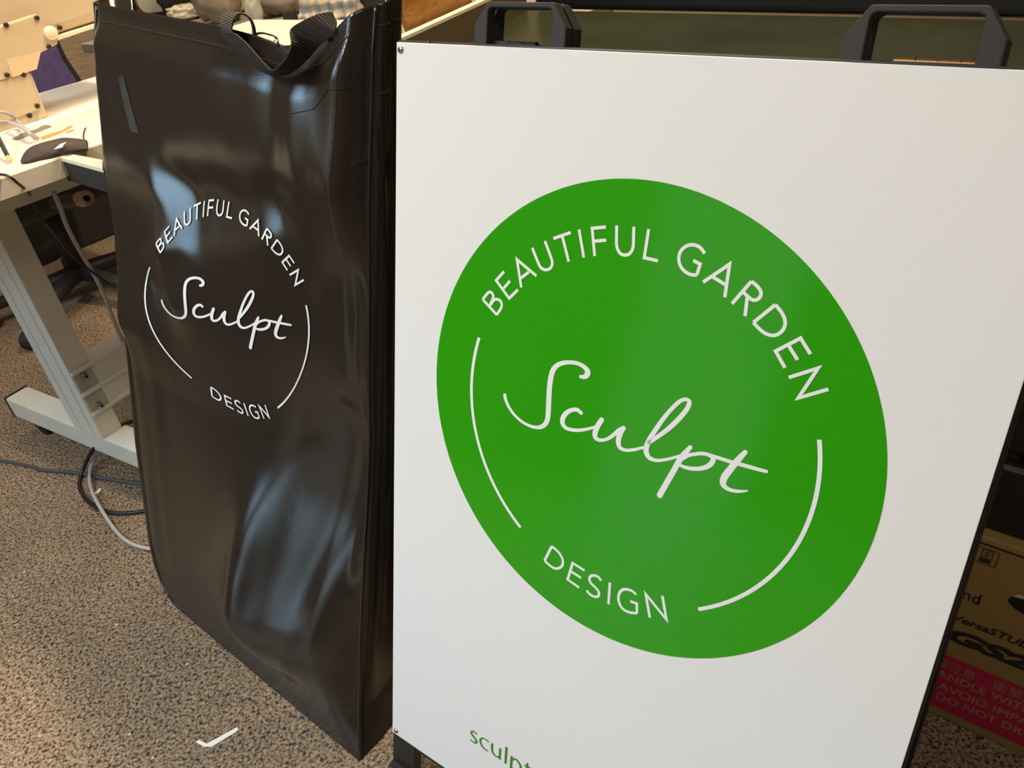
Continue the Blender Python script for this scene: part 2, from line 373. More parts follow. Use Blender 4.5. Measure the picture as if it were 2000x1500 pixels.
# vinyl graphics
def disc_mesh(fn, r, n=128):
    b = MB(); vs = [fn(0, 0)]; fs = []; rings = 6
    for k in range(1, rings+1):
        for i in range(n): t = 2*math.pi*i/n; vs.append(fn(r*k/rings*math.cos(t), r*k/rings*math.sin(t)))
    for i in range(n): fs.append((0, 1+i, 1+(i+1) % n))
    for k in range(rings-1):
        for i in range(n): a_ = 1+k*n+i; c_ = 1+k*n+(i+1) % n; fs.append((a_, a_+n, c_+n, c_))
    b.add(vs, fs); return b
def solid_disc():
    b = MB(); n = 160; pts = [S(math.cos(2*math.pi*i/n), math.sin(2*math.pi*i/n), .0001) for i in range(n)]
    b.prism(pts, SN*.0003); return b
solid_disc().build('logo_disc', 'green', panel, label='bright green round vinyl disc')
LOGO = [["beautiful_lettering",0,[[-0.743,0.4002],[-0.6624,0.3483]],[0.0128,0.0128]],["beautiful_lettering",1,[[-0.743,0.4002],[-0.7265,0.4227],[-0.7133,0.4375],[-0.7015,0.4417],[-0.6921,0.4374],[-0.6865,0.4271],[-0.6878,0.4137],[-0.6952,0.3977],[-0.7038,0.3768]],[0.0128,0.0128,0.0128,0.0128,0.0128,0.0128,0.0128,0.0128,0.0128]],["beautiful_lettering",1,[[-0.7038,0.3768],[-0.6897,0.4],[-0.6752,0.4146],[-0.6572,0.4173],[-0.6436,0.4111],[-0.6379,0.3986],[-0.6422,0.3804],[-0.6624,0.3483]],[0.0128,0.0128,0.0128,0.0128,0.0128,0.0128,0.0128,0.0128]],["beautiful_lettering",0,[[-0.6358,0.5453],[-0.6752,0.4986],[-0.6006,0.435],[-0.5581,0.4819]],[0.0128,0.0128,0.0128,0.0128]],["beautiful_lettering",0,[[-0.6378,0.4667],[-0.602,0.5108]],[0.0128,0.0128]],["beautiful_lettering",0,[[-0.5418,0.4946],[-0.5725,0.608],[-0.4691,0.5582]],[0.0128,0.0128,0.0128]],["beautiful_lettering",0,[[-0.5518,0.5295],[-0.5081,0.5674]],[0.0128,0.0128]],["beautiful_lettering",1,[[-0.4999,0.67],[-0.4657,0.6151],[-0.4514,0.5975],[-0.4305,0.5918],[-0.4091,0.5991],[-0.398,0.6144],[-0.3985,0.6327],[-0.4078,0.652],[-0.4404,0.7079]],[0.0128,0.0128,0.0128,0.0128,0.0128,0.0128,0.0128,0.0128,0.0128]],["beautiful_lettering",0,[[-0.4009,0.7243],[-0.3225,0.761]],[0.0128,0.0128]],["beautiful_lettering",0,[[-0.3605,0.7427],[-0.3197,0.6455]],[0.0128,0.0128]],["beautiful_lettering",0,[[-0.2853,0.779],[-0.2521,0.6737]],[0.0128,0.0128]],["beautiful_lettering",0,[[-0.168,0.8069],[-0.2273,0.7926],[-0.204,0.6884]],[0.0128,0.0128,0.0128]],["beautiful_lettering",0,[[-0.2156,0.7445],[-0.1606,0.7581]],[0.0128,0.0128]],["beautiful_lettering",1,[[-0.1222,0.8203],[-0.1181,0.7822],[-0.114,0.7488],[-0.1055,0.7296],[-0.0912,0.7174],[-0.0732,0.7157],[-0.0561,0.7236],[-0.0457,0.74],[-0.0435,0.7607],[-0.0467,0.7939],[-0.05,0.8268]],[0.0128,0.0128,0.0128,0.0128,0.0128,0.0128,0.0128,0.0128,0.0128,0.0128,0.0128]],["beautiful_lettering",0,[[0.0116,0.8279],[0.0077,0.7204],[0.0651,0.7187]],[0.0128,0.0128,0.0128]],["garden_lettering",1,[[0.2403,0.7774],[0.2228,0.7933],[0.203,0.7996],[0.1819,0.7982],[0.1621,0.7869],[0.148,0.7679],[0.1448,0.7439],[0.1527,0.7205],[0.1699,0.7032],[0.1931,0.694],[0.2123,0.6937],[0.2229,0.6966]],[0.0128,0.0128,0.0128,0.0128,0.0128,0.0128,0.0128,0.0128,0.0128,0.0128,0.0128,0.0128]],["garden_lettering",0,[[0.2229,0.6966],[0.2294,0.7369],[0.201,0.7451]],[0.0128,0.0128,0.0128]],["garden_lettering",0,[[0.25,0.6748],[0.3367,0.7563],[0.3387,0.6376]],[0.0128,0.0128,0.0128]],["garden_lettering",0,[[0.282,0.7009],[0.3345,0.6823]],[0.0128,0.0128]],["garden_lettering",0,[[0.4236,0.7124],[0.3682,0.6205]],[0.0128,0.0128]],["garden_lettering",1,[[0.4236,0.7124],[0.4444,0.7013],[0.4584,0.689],[0.4644,0.675],[0.4604,0.661],[0.449,0.6511],[0.4335,0.6509],[0.4039,0.6677]],[0.0128,0.0128,0.0128,0.0128,0.0128,0.0128,0.0128,0.0128]],["garden_lettering",0,[[0.4187,0.6544],[0.4224,0.587]],[0.0128,0.0128]],["garden_lettering",0,[[0.5196,0.6497],[0.4552,0.5712]],[0.0128,0.0128]],["garden_lettering",1,[[0.5196,0.6497],[0.544,0.6289],[0.5593,0.6083],[0.5644,0.5854],[0.5565,0.5615],[0.5381,0.5447],[0.5148,0.5413],[0.4893,0.5486],[0.4552,0.5712]],[0.0128,0.0128,0.0128,0.0128,0.0128,0.0128,0.0128,0.0128,0.0128]],["garden_lettering",0,[[0.6666,0.5084],[0.6242,0.5549],[0.5496,0.4896],[0.5923,0.4391]],[0.0128,0.0128,0.0128,0.0128]],["garden_lettering",0,[[0.589,0.5206],[0.6285,0.478]],[0.0128,0.0128]],["garden_lettering",0,[[0.6111,0.4082],[0.7007,0.4673],[0.6566,0.345],[0.7471,0.4036]],[0.0128,0.0128,0.0128,0.0128]],["design_lettering",0,[[-0.2788,-0.663],[-0.3102,-0.7542]],[0.0128,0.0128]],["design_lettering",1,[[-0.2788,-0.663],[-0.2452,-0.6745],[-0.2221,-0.6943],[-0.2121,-0.7172],[-0.2173,-0.7432],[-0.2366,-0.7631],[-0.2585,-0.7703],[-0.2846,-0.7649],[-0.3102,-0.7542]],[0.0128,0.0128,0.0128,0.0128,0.0128,0.0128,0.0128,0.0128,0.0128]],["design_lettering",0,[[-0.0982,-0.7105],[-0.1615,-0.6998],[-0.1792,-0.7958],[-0.1156,-0.8101]],[0.0128,0.0128,0.0128,0.0128]],["design_lettering",0,[[-0.1699,-0.7463],[-0.1106,-0.7554]],[0.0128,0.0128]],["design_lettering",1,[[-0.0104,-0.7236],[-0.0276,-0.7113],[-0.0484,-0.7134],[-0.0645,-0.7258],[-0.0688,-0.7441],[-0.0592,-0.7586],[-0.0367,-0.7696],[-0.0196,-0.7805],[-0.0138,-0.7941],[-0.0164,-0.8079],[-0.0311,-0.8189],[-0.0497,-0.8197],[-0.0664,-0.814],[-0.0755,-0.8046]],[0.0128,0.0128,0.0128,0.0128,0.0128,0.0128,0.0128,0.0128,0.0128,0.0128,0.0128,0.0128,0.0128,0.0128]],["design_lettering",0,[[0.0324,-0.7126],[0.0386,-0.8241]],[0.0128,0.0128]],["design_lettering",1,[[0.1627,-0.7128],[0.1429,-0.705],[0.1182,-0.7073],[0.097,-0.7191],[0.0846,-0.7411],[0.0819,-0.7691],[0.0915,-0.7968],[0.1115,-0.8138],[0.1371,-0.8156],[0.1614,-0.8087],[0.1773,-0.8007]],[0.0128,0.0128,0.0128,0.0128,0.0128,0.0128,0.0128,0.0128,0.0128,0.0128,0.0128]],["design_lettering",0,[[0.1773,-0.8007],[0.1708,-0.7548],[0.1389,-0.7589]],[0.0128,0.0128,0.0128]],["design_lettering",0,[[0.2386,-0.7941],[0.2047,-0.6892],[0.3126,-0.7657],[0.2789,-0.6626]],[0.0128,0.0128,0.0128,0.0128]],["script_lettering",1,[[-0.5924,-0.0091],[-0.5877,-0.0271],[-0.5674,-0.0584],[-0.5354,-0.086],[-0.4957,-0.1055],[-0.453,-0.1136],[-0.4159,-0.1111],[-0.3881,-0.1],[-0.3676,-0.0798],[-0.3579,-0.053],[-0.3573,-0.0165],[-0.3591,0.0333],[-0.3611,0.0896],[-0.3592,0.1324],[-0.3528,0.169],[-0.3361,0.1977],[-0.3073,0.2184],[-0.2706,0.2315],[-0.2335,0.2362],[-0.2031,0.2298],[-0.1838,0.2149],[-0.1866,0.1973],[-0.2002,0.1861],[-0.2148,0.1834]],[0.0174,0.0174,0.016,0.0146,0.0146,0.0146,0.016,0.0191,0.0215,0.0243,0.0257,0.0257,0.0257,0.0257,0.0243,0.0215,0.0191,0.0174,0.0174,0.0201,0.025,0.0243,0.018,0.0146]],["script_lettering",1,[[-0.1953,0.0261],[-0.212,0.0333],[-0.2326,0.0298],[-0.256,0.0145],[-0.275,-0.0091],[-0.2824,-0.0329],[-0.2786,-0.0515],[-0.2616,-0.0641],[-0.2325,-0.0637],[-0.1951,-0.0535],[-0.159,-0.0365],[-0.1256,-0.0169]],[0.0168,0.0182,0.0182,0.0195,0.0222,0.0242,0.0222,0.0182,0.0168,0.0148,0.0135,0.0115]],["script_lettering",1,[[-0.0954,0.0258],[-0.1072,0.0012],[-0.117,-0.0265],[-0.119,-0.0518],[-0.11,-0.0648],[-0.0885,-0.0647],[-0.0608,-0.0502],[-0.0348,-0.0242],[-0.0131,0.0037],[0.0088,0.022]],[0.0221,0.0234,0.0247,0.024,0.0195,0.0156,0.0143,0.0162,0.0182,0.0182]],["script_lettering",1,[[0.0078,0.0217],[-0.0032,-0.0035],[-0.0085,-0.0329],[-0.0056,-0.0563],[0.0068,-0.0696],[0.0319,-0.0697],[0.0654,-0.0559],[0.0978,-0.0369],[0.1138,-0.0274]],[0.0192,0.023,0.0236,0.0217,0.0179,0.0147,0.0134,0.0115,0.0109]],["script_lettering",1,[[0.1255,-0.0041],[0.1632,0.0371],[0.1995,0.0807],[0.2339,0.1307],[0.2607,0.1801],[0.268,0.2094],[0.2615,0.2192],[0.2481,0.2186],[0.2267,0.2021],[0.1983,0.1611],[0.1705,0.1108],[0.146,0.0571],[0.127,0.0115],[0.1178,-0.0278],[0.1206,-0.0487],[0.134,-0.066],[0.1601,-0.0697],[0.1844,-0.0623],[0.2177,-0.0448],[0.2499,-0.0239],[0.2658,-0.0131]],[0.016,0.0172,0.0192,0.0198,0.0192,0.0185,0.0166,0.0147,0.016,0.0166,0.0179,0.0192,0.0211,0.023,0.0236,0.0204,0.0153,0.0134,0.0128,0.0115,0.0109]],["script_lettering",1,[[0.2993,0.0344],[0.2808,0.0021],[0.265,-0.0311],[0.2454,-0.0886],[0.2253,-0.1471],[0.2028,-0.2134]],[0.0169,0.0214,0.0234,0.0234,0.0234,0.0247]],["script_lettering",1,[[0.2686,-0.0317],[0.2954,-0.0028],[0.3268,0.0151],[0.3522,0.0253],[0.3785,0.0277],[0.3948,0.0195],[0.3941,0.0036],[0.3794,-0.0191],[0.3521,-0.0387],[0.3232,-0.0498],[0.293,-0.0552],[0.2666,-0.0539]],[0.0138,0.0144,0.0144,0.015,0.0163,0.0188,0.02,0.0194,0.0175,0.0169,0.0156,0.0125]],["script_lettering",1,[[0.3784,0.0287],[0.4048,0.0289],[0.4634,0.0298],[0.5265,0.0334],[0.573,0.0358],[0.5987,0.038]],[0.013,0.0148,0.0154,0.016,0.0148,0.013]],["script_lettering",1,[[0.5105,0.0859],[0.4917,0.0516],[0.468,0.0022],[0.4505,-0.0389],[0.4481,-0.0643],[0.4586,-0.078],[0.4824,-0.0831],[0.5137,-0.0765],[0.5434,-0.0634]],[0.0175,0.0229,0.0259,0.0271,0.0253,0.0199,0.0151,0.0127,0.0066]],["web_lettering",1,[[-0.6426,-2.0135],[-0.66,-2.0085],[-0.6742,-2.0129],[-0.6814,-2.0259],[-0.6746,-2.0379],[-0.656,-2.0494],[-0.6436,-2.0602],[-0.6456,-2.0754],[-0.6614,-2.0822],[-0.6851,-2.0787]],[0.0072,0.0072,0.008,0.0088,0.0096,0.0104,0.0104,0.0096,0.0072,0.0064]],["web_lettering",1,[[-0.5624,-2.0152],[-0.5855,-2.0106],[-0.6062,-2.0176],[-0.6165,-2.0345],[-0.6146,-2.055],[-0.5993,-2.074],[-0.5813,-2.0801],[-0.5637,-2.08]],[0.0064,0.0064,0.0072,0.0088,0.0096,0.0088,0.0072,0.0064]],["web_lettering",1,[[-0.5374,-2.0084],[-0.5375,-2.0401],[-0.5332,-2.0625],[-0.522,-2.0749],[-0.5044,-2.0785],[-0.491,-2.072],[-0.4835,-2.0561]],[0.0096,0.0096,0.0096,0.0088,0.0072,0.0072,0.0072]],["web_lettering",0,[[-0.4844,-2.0066],[-0.4826,-2.0844]],[0.01,0.01]],["web_lettering",0,[[-0.4449,-1.9732],[-0.4437,-2.0867]],[0.0104,0.0104]],["web_lettering",0,[[-0.4084,-2.0125],[-0.4061,-2.1349]],[0.0104,0.0104]],["web_lettering",1,[[-0.403,-2.0392],[-0.3928,-2.0197],[-0.3765,-2.0139],[-0.3591,-2.0234],[-0.3471,-2.0417],[-0.3478,-2.0619],[-0.3614,-2.0802],[-0.3842,-2.0889],[-0.4063,-2.0862]],[0.0064,0.0072,0.008,0.0096,0.0104,0.0096,0.008,0.0072,0.0064]],["web_lettering",0,[[-0.3073,-1.9914],[-0.3086,-2.056],[-0.2997,-2.064],[-0.2837,-2.0599]],[0.0088,0.0088,0.0088,0.0088]],["web_lettering",0,[[-0.3249,-2.0169],[-0.2798,-2.0094]],[0.0072,0.0072]]]
def stroke_2d(pts, ws, smooth, sub, caps):
    """centre line with widths -> dense list of (point, halfwidth, normal)"""
    P = [(x, y, w) for (x, y), w in zip(pts, ws)]
    if smooth: P = catmull(P, sub)
    else:
        out = []
        for p, q in zip(P[:-1], P[1:]):
            for k in range(3): out.append(V(p)+(V(q)-V(p))*k/3)
        P = out+[V(P[-1])]
    return P
def stroke_mesh(b, fn, pts, ws, smooth, sub=6, wmul=1.0, round_caps=False):
    """ribbon strokes with mitred corners; fn maps logo (x, y, layer) to the surface"""
    segs = [[(p, w) for p, w in zip(pts, ws)]]
    P = stroke_2d(pts, ws, smooth, sub, round_caps)
    P = [V(p) for p in P]
    n = len(P); Lf = []; Rt = []
    for i in range(n):
        a = P[max(i-1, 0)][:2]; c = P[min(i+1, n-1)][:2]; q = P[i][:2]
        t1 = q-a if i > 0 else c-q; t2 = c-q if i < n-1 else q-a
        t1 = t1/(np.linalg.norm(t1)+1e-9); t2 = t2/(np.linalg.norm(t2)+1e-9); t = t1+t2; t = t/(np.linalg.norm(t)+1e-9)
        nn = V([-t[1], t[0]]); mit = 1/max(.35, abs(V([-t1[1], t1[0]])@nn))
        hw = P[i][2]*wmul/2*mit
        if (not smooth) and i in (0, n-1): q = q+t*(hw*.0)
        Lf.append(q+nn*hw); Rt.append(q-nn*hw)
    vs = []
    for k, (l, r_) in enumerate(zip(Lf, Rt)): vs += [fn(*l), fn(*r_)]
    b.add(vs, [(2*i, 2*i+1, 2*i+3, 2*i+2) for i in range(n-1)])
    if round_caps:
        for idx, sgn in ((0, -1), (n-1, 1)):
            q = P[idx][:2]; o = P[min(idx+1, n-1)][:2] if idx == 0 else P[idx-1][:2]
            t = unit(q-o); nn = V([-t[1], t[0]]); hw = P[idx][2]*wmul/2; m = 8
            ring = [q+nn*hw*math.cos(math.pi*k/m)+t*hw*math.sin(math.pi*k/m) for k in range(m+1)]
            b.add([fn(*q)]+[fn(*z) for z in ring], [(0, k+1, k+2) for k in range(m)])
def graphics(fn_of_layer, parent, m_white, m_web, wmul=1.0, skip=()):
    by = {}
    for g, sm, pts, ws in LOGO: by.setdefault(g, []).append((sm, pts, ws))
    for g, items in by.items():
        if g in skip: continue
        b = MB()
        for k, (sm, pts, ws) in enumerate(items):
            lay = k*1e-5
            stroke_mesh(b, lambda x, y, lay=lay: fn_of_layer(x, y, lay), pts, ws, sm, 8, wmul*(1.2 if g == 'web_lettering' else 1), round_caps=(g in ('script_lettering',)))
        b.build(g, m_web if g == 'web_lettering' else m_white, parent, recalc=False)
    for nm, t0, t1, w in (('curved_line', 163.6, 234.4, .0150), ('curved_line', 16.1, -56.0, .0185)):
        pts = [(.7845*math.cos(math.radians(t0+(t1-t0)*i/48)), .7845*math.sin(math.radians(t0+(t1-t0)*i/48))) for i in range(49)]
        b = MB(); stroke_mesh(b, lambda x, y: fn_of_layer(x, y, 0), pts, [.0160]*49, True, 1, wmul); b.build(nm, m_white, parent, recalc=False)
graphics(lambda x, y, lay: S(x, y, .0008+lay), panel, 'white_vinyl', 'web_green')

# ================================================================ CARRY BAG
ang, lean = math.radians(-43.5), math.radians(17.5)
E = V([math.cos(ang), math.sin(ang), 0]); NH = V([-E[1], E[0], 0]); VB = Zv*math.cos(lean)+NH*math.sin(lean); NB = unit(np.cross(E, VB))
BR = at_z(702, 1488, 0)
def bag_ab(x, y):
    q = at_plane(x, y, BR, NB)-BR; return q@E, q@VB
AL, BT = -.66, 1.06
na, nbv = 170, 270
ga = np.linspace(AL, .05, na); gb = np.linspace(-.03, BT, nbv); GA, GB = np.meshgrid(ga, gb); da = ga[1]-ga[0]; db = gb[1]-gb[0]
PX = BR+GA[..., None]*E+GB[..., None]*VB
dcam = PX-CAM; dcam /= np.linalg.norm(dcam, axis=-1, keepdims=True)
def tilt_for(wpt):          # dh/da, dh/db that mirror a point of the room into the camera
    dw = V(wpt, float)-PX; dw /= np.linalg.norm(dw, axis=-1, keepdims=True); hv = dw-dcam; hv /= np.linalg.norm(hv, axis=-1, keepdims=True)
    return -(hv@E)/(hv@NB), -(hv@VB)/(hv@NB)
TGT = {'w': tilt_for((X0, .75, 1.65)), 'n': tilt_for((X0, .95, 1.5)), 'd': tilt_for((X0, -.60, 1.40))}
def sm_(t): t = np.clip(t, 0, 1); return t*t*(3-2*t)
def inside(poly):
    x, y = GA, GB; r = np.zeros_like(x, bool); j = len(poly)-1
    for i in range(len(poly)):
        xi, yi = poly[i]; xj, yj = poly[j]
        c = ((yi > y) != (yj > y)) & (x < (xj-xi)*(y-yi)/(yj-yi+1e-12)+xi); r ^= c; j = i
    return r
def blur(a, s):
    k = int(3*s)+1; w = np.exp(-.5*(np.arange(-k, k+1)/s)**2); w /= w.sum()
    for ax in (0, 1):
        p = np.pad(a, [(k, k) if i == ax else (0, 0) for i in (0, 1)], mode='edge')
        a = sum(w[i]*np.take(p, np.arange(i, i+a.shape[ax]), axis=ax) for i in range(2*k+1))
    return a
dents = [  # outline, what it mirrors, how far towards that tilt, feather (grid cells)
    ([(322, 335), (346, 333), (385, 368), (402, 408), (410, 450), (402, 492), (350, 490), (345, 478), (362, 440), (352, 405), (330, 366)], 'w', 1.25, 1.3),
    ([(512, 450), (531, 372), (545, 405), (560, 438), (596, 426), (560, 452), (520, 470)], 'w', 1.2, 1.3),
    ([(392, 380), (430, 375), (500, 420), (520, 470), (430, 500), (410, 470)], 'n', .72, 3.0),
    ([(370, 500), (390, 500), (388, 580), (372, 600)], 'n', .85, 1.4),
    ([(585, 185), (650, 170), (676, 250), (682, 405), (672, 380), (630, 270)], 'n', .80, 2.0),
    ([(628, 270), (642, 275), (684, 400), (678, 402)], 'w', 1.0, 1.0),
    ([(514, 1010), (545, 900), (600, 830), (626, 800), (632, 900), (626, 1040), (604, 1130), (580, 1290), (566, 1290), (530, 1180)], 'd', 1.3, 2.6),
    ([(528, 990), (560, 930), (575, 1000), (560, 1110), (538, 1180), (525, 1100)], 'd', 1.6, 1.8),
    ([(222, 450), (240, 470), (300, 560), (318, 640), (255, 620), (230, 540)], 'n', .66, 2.5),
    ([(187, 88), (196, 90), (218, 122), (212, 128), (192, 112)], 'w', .97, 1.1),
    ([(228, 148), (238, 150), (270, 255), (262, 258)], 'n', .72, 1.3),
    ([(265, 150), (300, 160), (315, 180), (295, 175)], 'n', .85, 1.5),
    ([(590, 650), (640, 560), (660, 520), (650, 640), (600, 800), (560, 870)], 'd', .80, 2.5),
]
rng = np.random.RandomState(3)
WT = np.full(GA.shape, .07); TX = np.zeros_like(GA); TY = np.zeros_like(GA)
def fbm(sx, sy, seed):
    rg = np.random.RandomState(seed); a = rg.randn(*GA.shape); return blur_aniso(a, sx, sy)
def blur_aniso(a, sx, sy):
    for ax, s in ((1, sx), (0, sy)):
        k = int(3*s)+1; w = np.exp(-.5*(np.arange(-k, k+1)/s)**2); w /= w.sum()
        p = np.pad(a, [(k, k) if i == ax else (0, 0) for i in (0, 1)], mode='reflect')
        a = sum(w[i]*np.take(p, np.arange(i, i+a.shape[ax]), axis=ax) for i in range(2*k+1))
    return a/a.std()
jit = fbm(1.6, 6, 11)*.035
up_ = sm_((GB-.80)/.06)*.20; WT = np.maximum(WT, up_); TY = -.02*sm_((GB-.80)/.06)
for poly, tg, amt, fe in dents:
    TA, TB = TGT[tg]
    m = blur(inside([bag_ab(*q) for q in poly]).astype(float), fe)
    WT = np.maximum(WT, m); TX = TX*(1-m)+TA*(amt+jit)*m; TY = TY*(1-m)+TB*(amt+jit*1.5)*m
# weighted least squares height field with those slopes (conjugate gradients)
wx = .5*(WT[:, 1:]+WT[:, :-1]); wy = .5*(WT[1:]+WT[:-1]); sx = .5*(TX[:, 1:]+TX[:, :-1]); sy = .5*(TY[1:]+TY[:-1])
HPEN = 6.0
def GTG(h):
    r = HPEN*h; gx = wx*(h[:, 1:]-h[:, :-1])/da; gy = wy*(h[1:]-h[:-1])/db
    r[:, 1:] += gx/da; r[:, :-1] -= gx/da; r[1:] += gy/db; r[:-1] -= gy/db; return r
rhs = np.zeros_like(GA); rhs[:, 1:] += wx*sx/da; rhs[:, :-1] -= wx*sx/da; rhs[1:] += wy*sy/db; rhs[:-1] -= wy*sy/db
h = np.zeros_like(GA); r_ = rhs-GTG(h); pcg = r_.copy(); rs = (r_*r_).sum()
for it in range(900):
    Ap = GTG(pcg); al = rs/(pcg*Ap).sum(); h += al*pcg; r_ -= al*Ap; rn = (r_*r_).sum()
    if rn < 1e-9*rs: break
    pcg = r_+rn/rs*pcg; rs = rn
h -= h.mean()
h = blur(h, .8)
h += fbm(14, 22, 5)*.0016+fbm(5, 14, 6)*.00035+fbm(2.2, 5, 9)*.00005
# vertical creases beside the right hand edge
h += fbm(2.2, 26, 21)*.0009*sm_((GA+.24)/.12)*sm_((GB-.40)/.25)+fbm(2.4, 22, 23)*.0007*sm_((-.42-GA)/.12)*sm_((.75-GB)/.15)
h += fbm(2.6, 20, 25)*.0009*sm_((GA+.32)/.1)*sm_((-.06-GA)/.1)*sm_((.45-GB)/.2)
h += .024*np.interp(GB, [.45, .62, .80, .95, 1.0], [0, .5, .95, 1.05, 1.0])
h = blur(h, 1.2)
def lerp(a, c, t): return a+(c-a)*t
def sm(t): t = np.clip(t, 0, 1); return t*t*(3-2*t)
def top_edge(a): return np.interp(a, [-.62, -.598, -.277, -.20, -.144, -.10, -.071, -.05, -.032, -.012, .02], [1.011, 1.011, .990, .982, .973, .974, .982, .998, 1.010, 1.020, 1.021])
def seam_a(b_): return np.interp(b_, [0, .06, .16, .35, .7, 1.02], [.0, -.024, -.034, -.036, -.033, -.020])
def bend_w(b_): return np.interp(b_, [0, .06, .3, .6, .85, 1.02], [.03, .045, .060, .045, .022, .014])
def drop_d(b_): return np.interp(b_, [0, .06, .16, .5, 1.02], [.0, .020, .030, .034, .024])
def left_a(b_): return np.interp(b_, [0, .012, .03, .06, .10, .3, 1.02], [-.535, -.556, -.580, -.598, -.609, -.624, -.620])
def samp(a, b_):
    x = np.clip((a-AL)/da, 0, na-1.001); y = np.clip((b_-gb[0])/db, 0, nbv-1.001); i, j = x.astype(int), y.astype(int); fx, fy = x-i, y-j
    return (h[j, i]*(1-fx)+h[j, i+1]*fx)*(1-fy)+(h[j+1, i]*(1-fx)+h[j+1, i+1]*fx)*fy
def front_depth(a, b_):
    """distance behind (+) the flat front plane, measured horizontally; and local height field along the normal"""
    s_, w_, d_ = seam_a(b_), bend_w(b_), drop_d(b_)
    t = np.clip((a-(s_-w_))/w_, 0, 1); dep = d_*t**1.6
    l = left_a(b_); tl = np.clip((l+.020-a)/.020, 0, 1); dep = dep+.014*tl**2+.0035*np.exp(-((a-l-.0225)/.0035)**2)
    fade = sm((a-l-.012)/.045)*sm((s_-a)/.035+.25)*sm((b_-.02)/.17)*sm((top_edge(a)-b_)/.06)
    return dep, samp(a, b_)*fade
def front_pt(a, b_, lift=0.0):
    a = np.asarray(a, float); b_ = np.asarray(b_, float); dep, hh = front_depth(a, b_)
    return BR+a[..., None]*E+b_[..., None]*VB+NH*dep[..., None]+NB*(hh+lift)[..., None]
def thick(b_): return np.interp(b_, [0, .08, .3, .7, 1.02], [.110, .125, .130, .105, .068])
NF, NR = 190, 290
rows = []
for j in range(NR+1):
    t = j/NR
    uu = np.linspace(0, 1, NF)
    uu = np.where(uu > .75, .75+.25*(1-(1-(uu-.75)/.25)), uu)
    bapx = t*1.0
    la, sa = left_a(bapx), seam_a(bapx)
    av = la+(sa-la)*uu; bv = t*top_edge(av)
    la, sa = left_a(bv), seam_a(bv); av = la+(sa-la)*uu
    fr = front_pt(av, bv)
    T = thick(bapx)
    # right gusset from the seam back
    p_s = fr[-1]; d0 = drop_d(bapx); nG = 14; g = []
    for k in range(1, nG+1):
        q = k/nG; bulge = .010*math.sin(math.pi*q)*sm(t*4)+.004*math.sin(3*math.pi*q)*sm(t*6)*(1-.5*t)
        fold = -.006*math.exp(-((q-.5)/.12)**2)*sm((t-.1)*3)
        g.append(p_s+NH*(T-d0)*q+E*(bulge+fold-.010*q*q+.004*math.sin(9*t+4*q)*q*(1-q)*2))
    # back panel, right to left
    bk = []; nB = 40
    p_b = g[-1]; p_l = fr[0]; pL_b = p_l+NH*(T-.012)
    sagb = -.066*t**8
    for k in range(1, nB):
        q = k/nB; bk.append(p_b+(pL_b-p_b)*q+NH*(.012*math.sin(math.pi*q))+VB*sagb*math.sin(math.pi*q)**.45)
    lf = []
    nL = 10
    for k in range(0, nL):
        q = k/nL; lf.append(pL_b+(p_l-pL_b)*q-E*(.012*math.sin(math.pi*q)))
    rows.append([*fr, *g, *bk, *lf])
ncol = len(rows[0])
for rr in rows:
    for q in rr: q[2] = max(q[2], .0015)
b = MB(); b.add([q for rr in rows for q in rr], [(j*ncol+i, j*ncol+(i+1) % ncol, (j+1)*ncol+(i+1) % ncol, (j+1)*ncol+i) for j in range(NR) for i in range(ncol)])
# inner lining below the mouth, and the base
cen = sum(rows[-1])/ncol
inner_top = [q+unit(cen-q)*.003-VB*.0005 for q in rows[-1]]; inner_bot = [q+unit(cen-q)*.006-VB*.16 for q in rows[-1]]
k1 = b.add(inner_top, []); k2 = b.add(inner_bot, []); kt = NR*ncol
for i in range(ncol):
    i2 = (i+1) % ncol; b.f.append((kt+i, kt+i2, k1+i2, k1+i)); b.f.append((k1+i, k1+i2, k2+i2, k2+i))
kc = b.add([sum(rows[0])/ncol], [])
for i in range(ncol): b.f.append((kc, (i+1) % ncol, i))
bagc = sum(rows[0])/ncol
bag = thing('carry_bag', 'tall glossy black vinyl carry bag with white round garden logo leaning beside the sign', 'bag', (bagc[0], bagc[1], 0))
body = b.build('bag_body', 'bag', bag, smooth=True, recalc=False)
# piping along the two front seams
LI = 8
def piping(idx_fn, r, m='bag_dark', nm='seam_piping'):
    b = MB(); b.tube([idx_fn(rows[j]) for j in range(2, NR+1, 3)]+[idx_fn(rows[NR])], r, 8); return b.build(nm, m, bag, smooth=True)
piping(lambda rr: rr[NF-1]+E*.001-NH*.001, .0024, 'piping'); piping(lambda rr: rr[LI]-NH*.0012+E*.001, .0034, 'piping')
piping(lambda rr: rr[NF+13], .0018, 'bag')
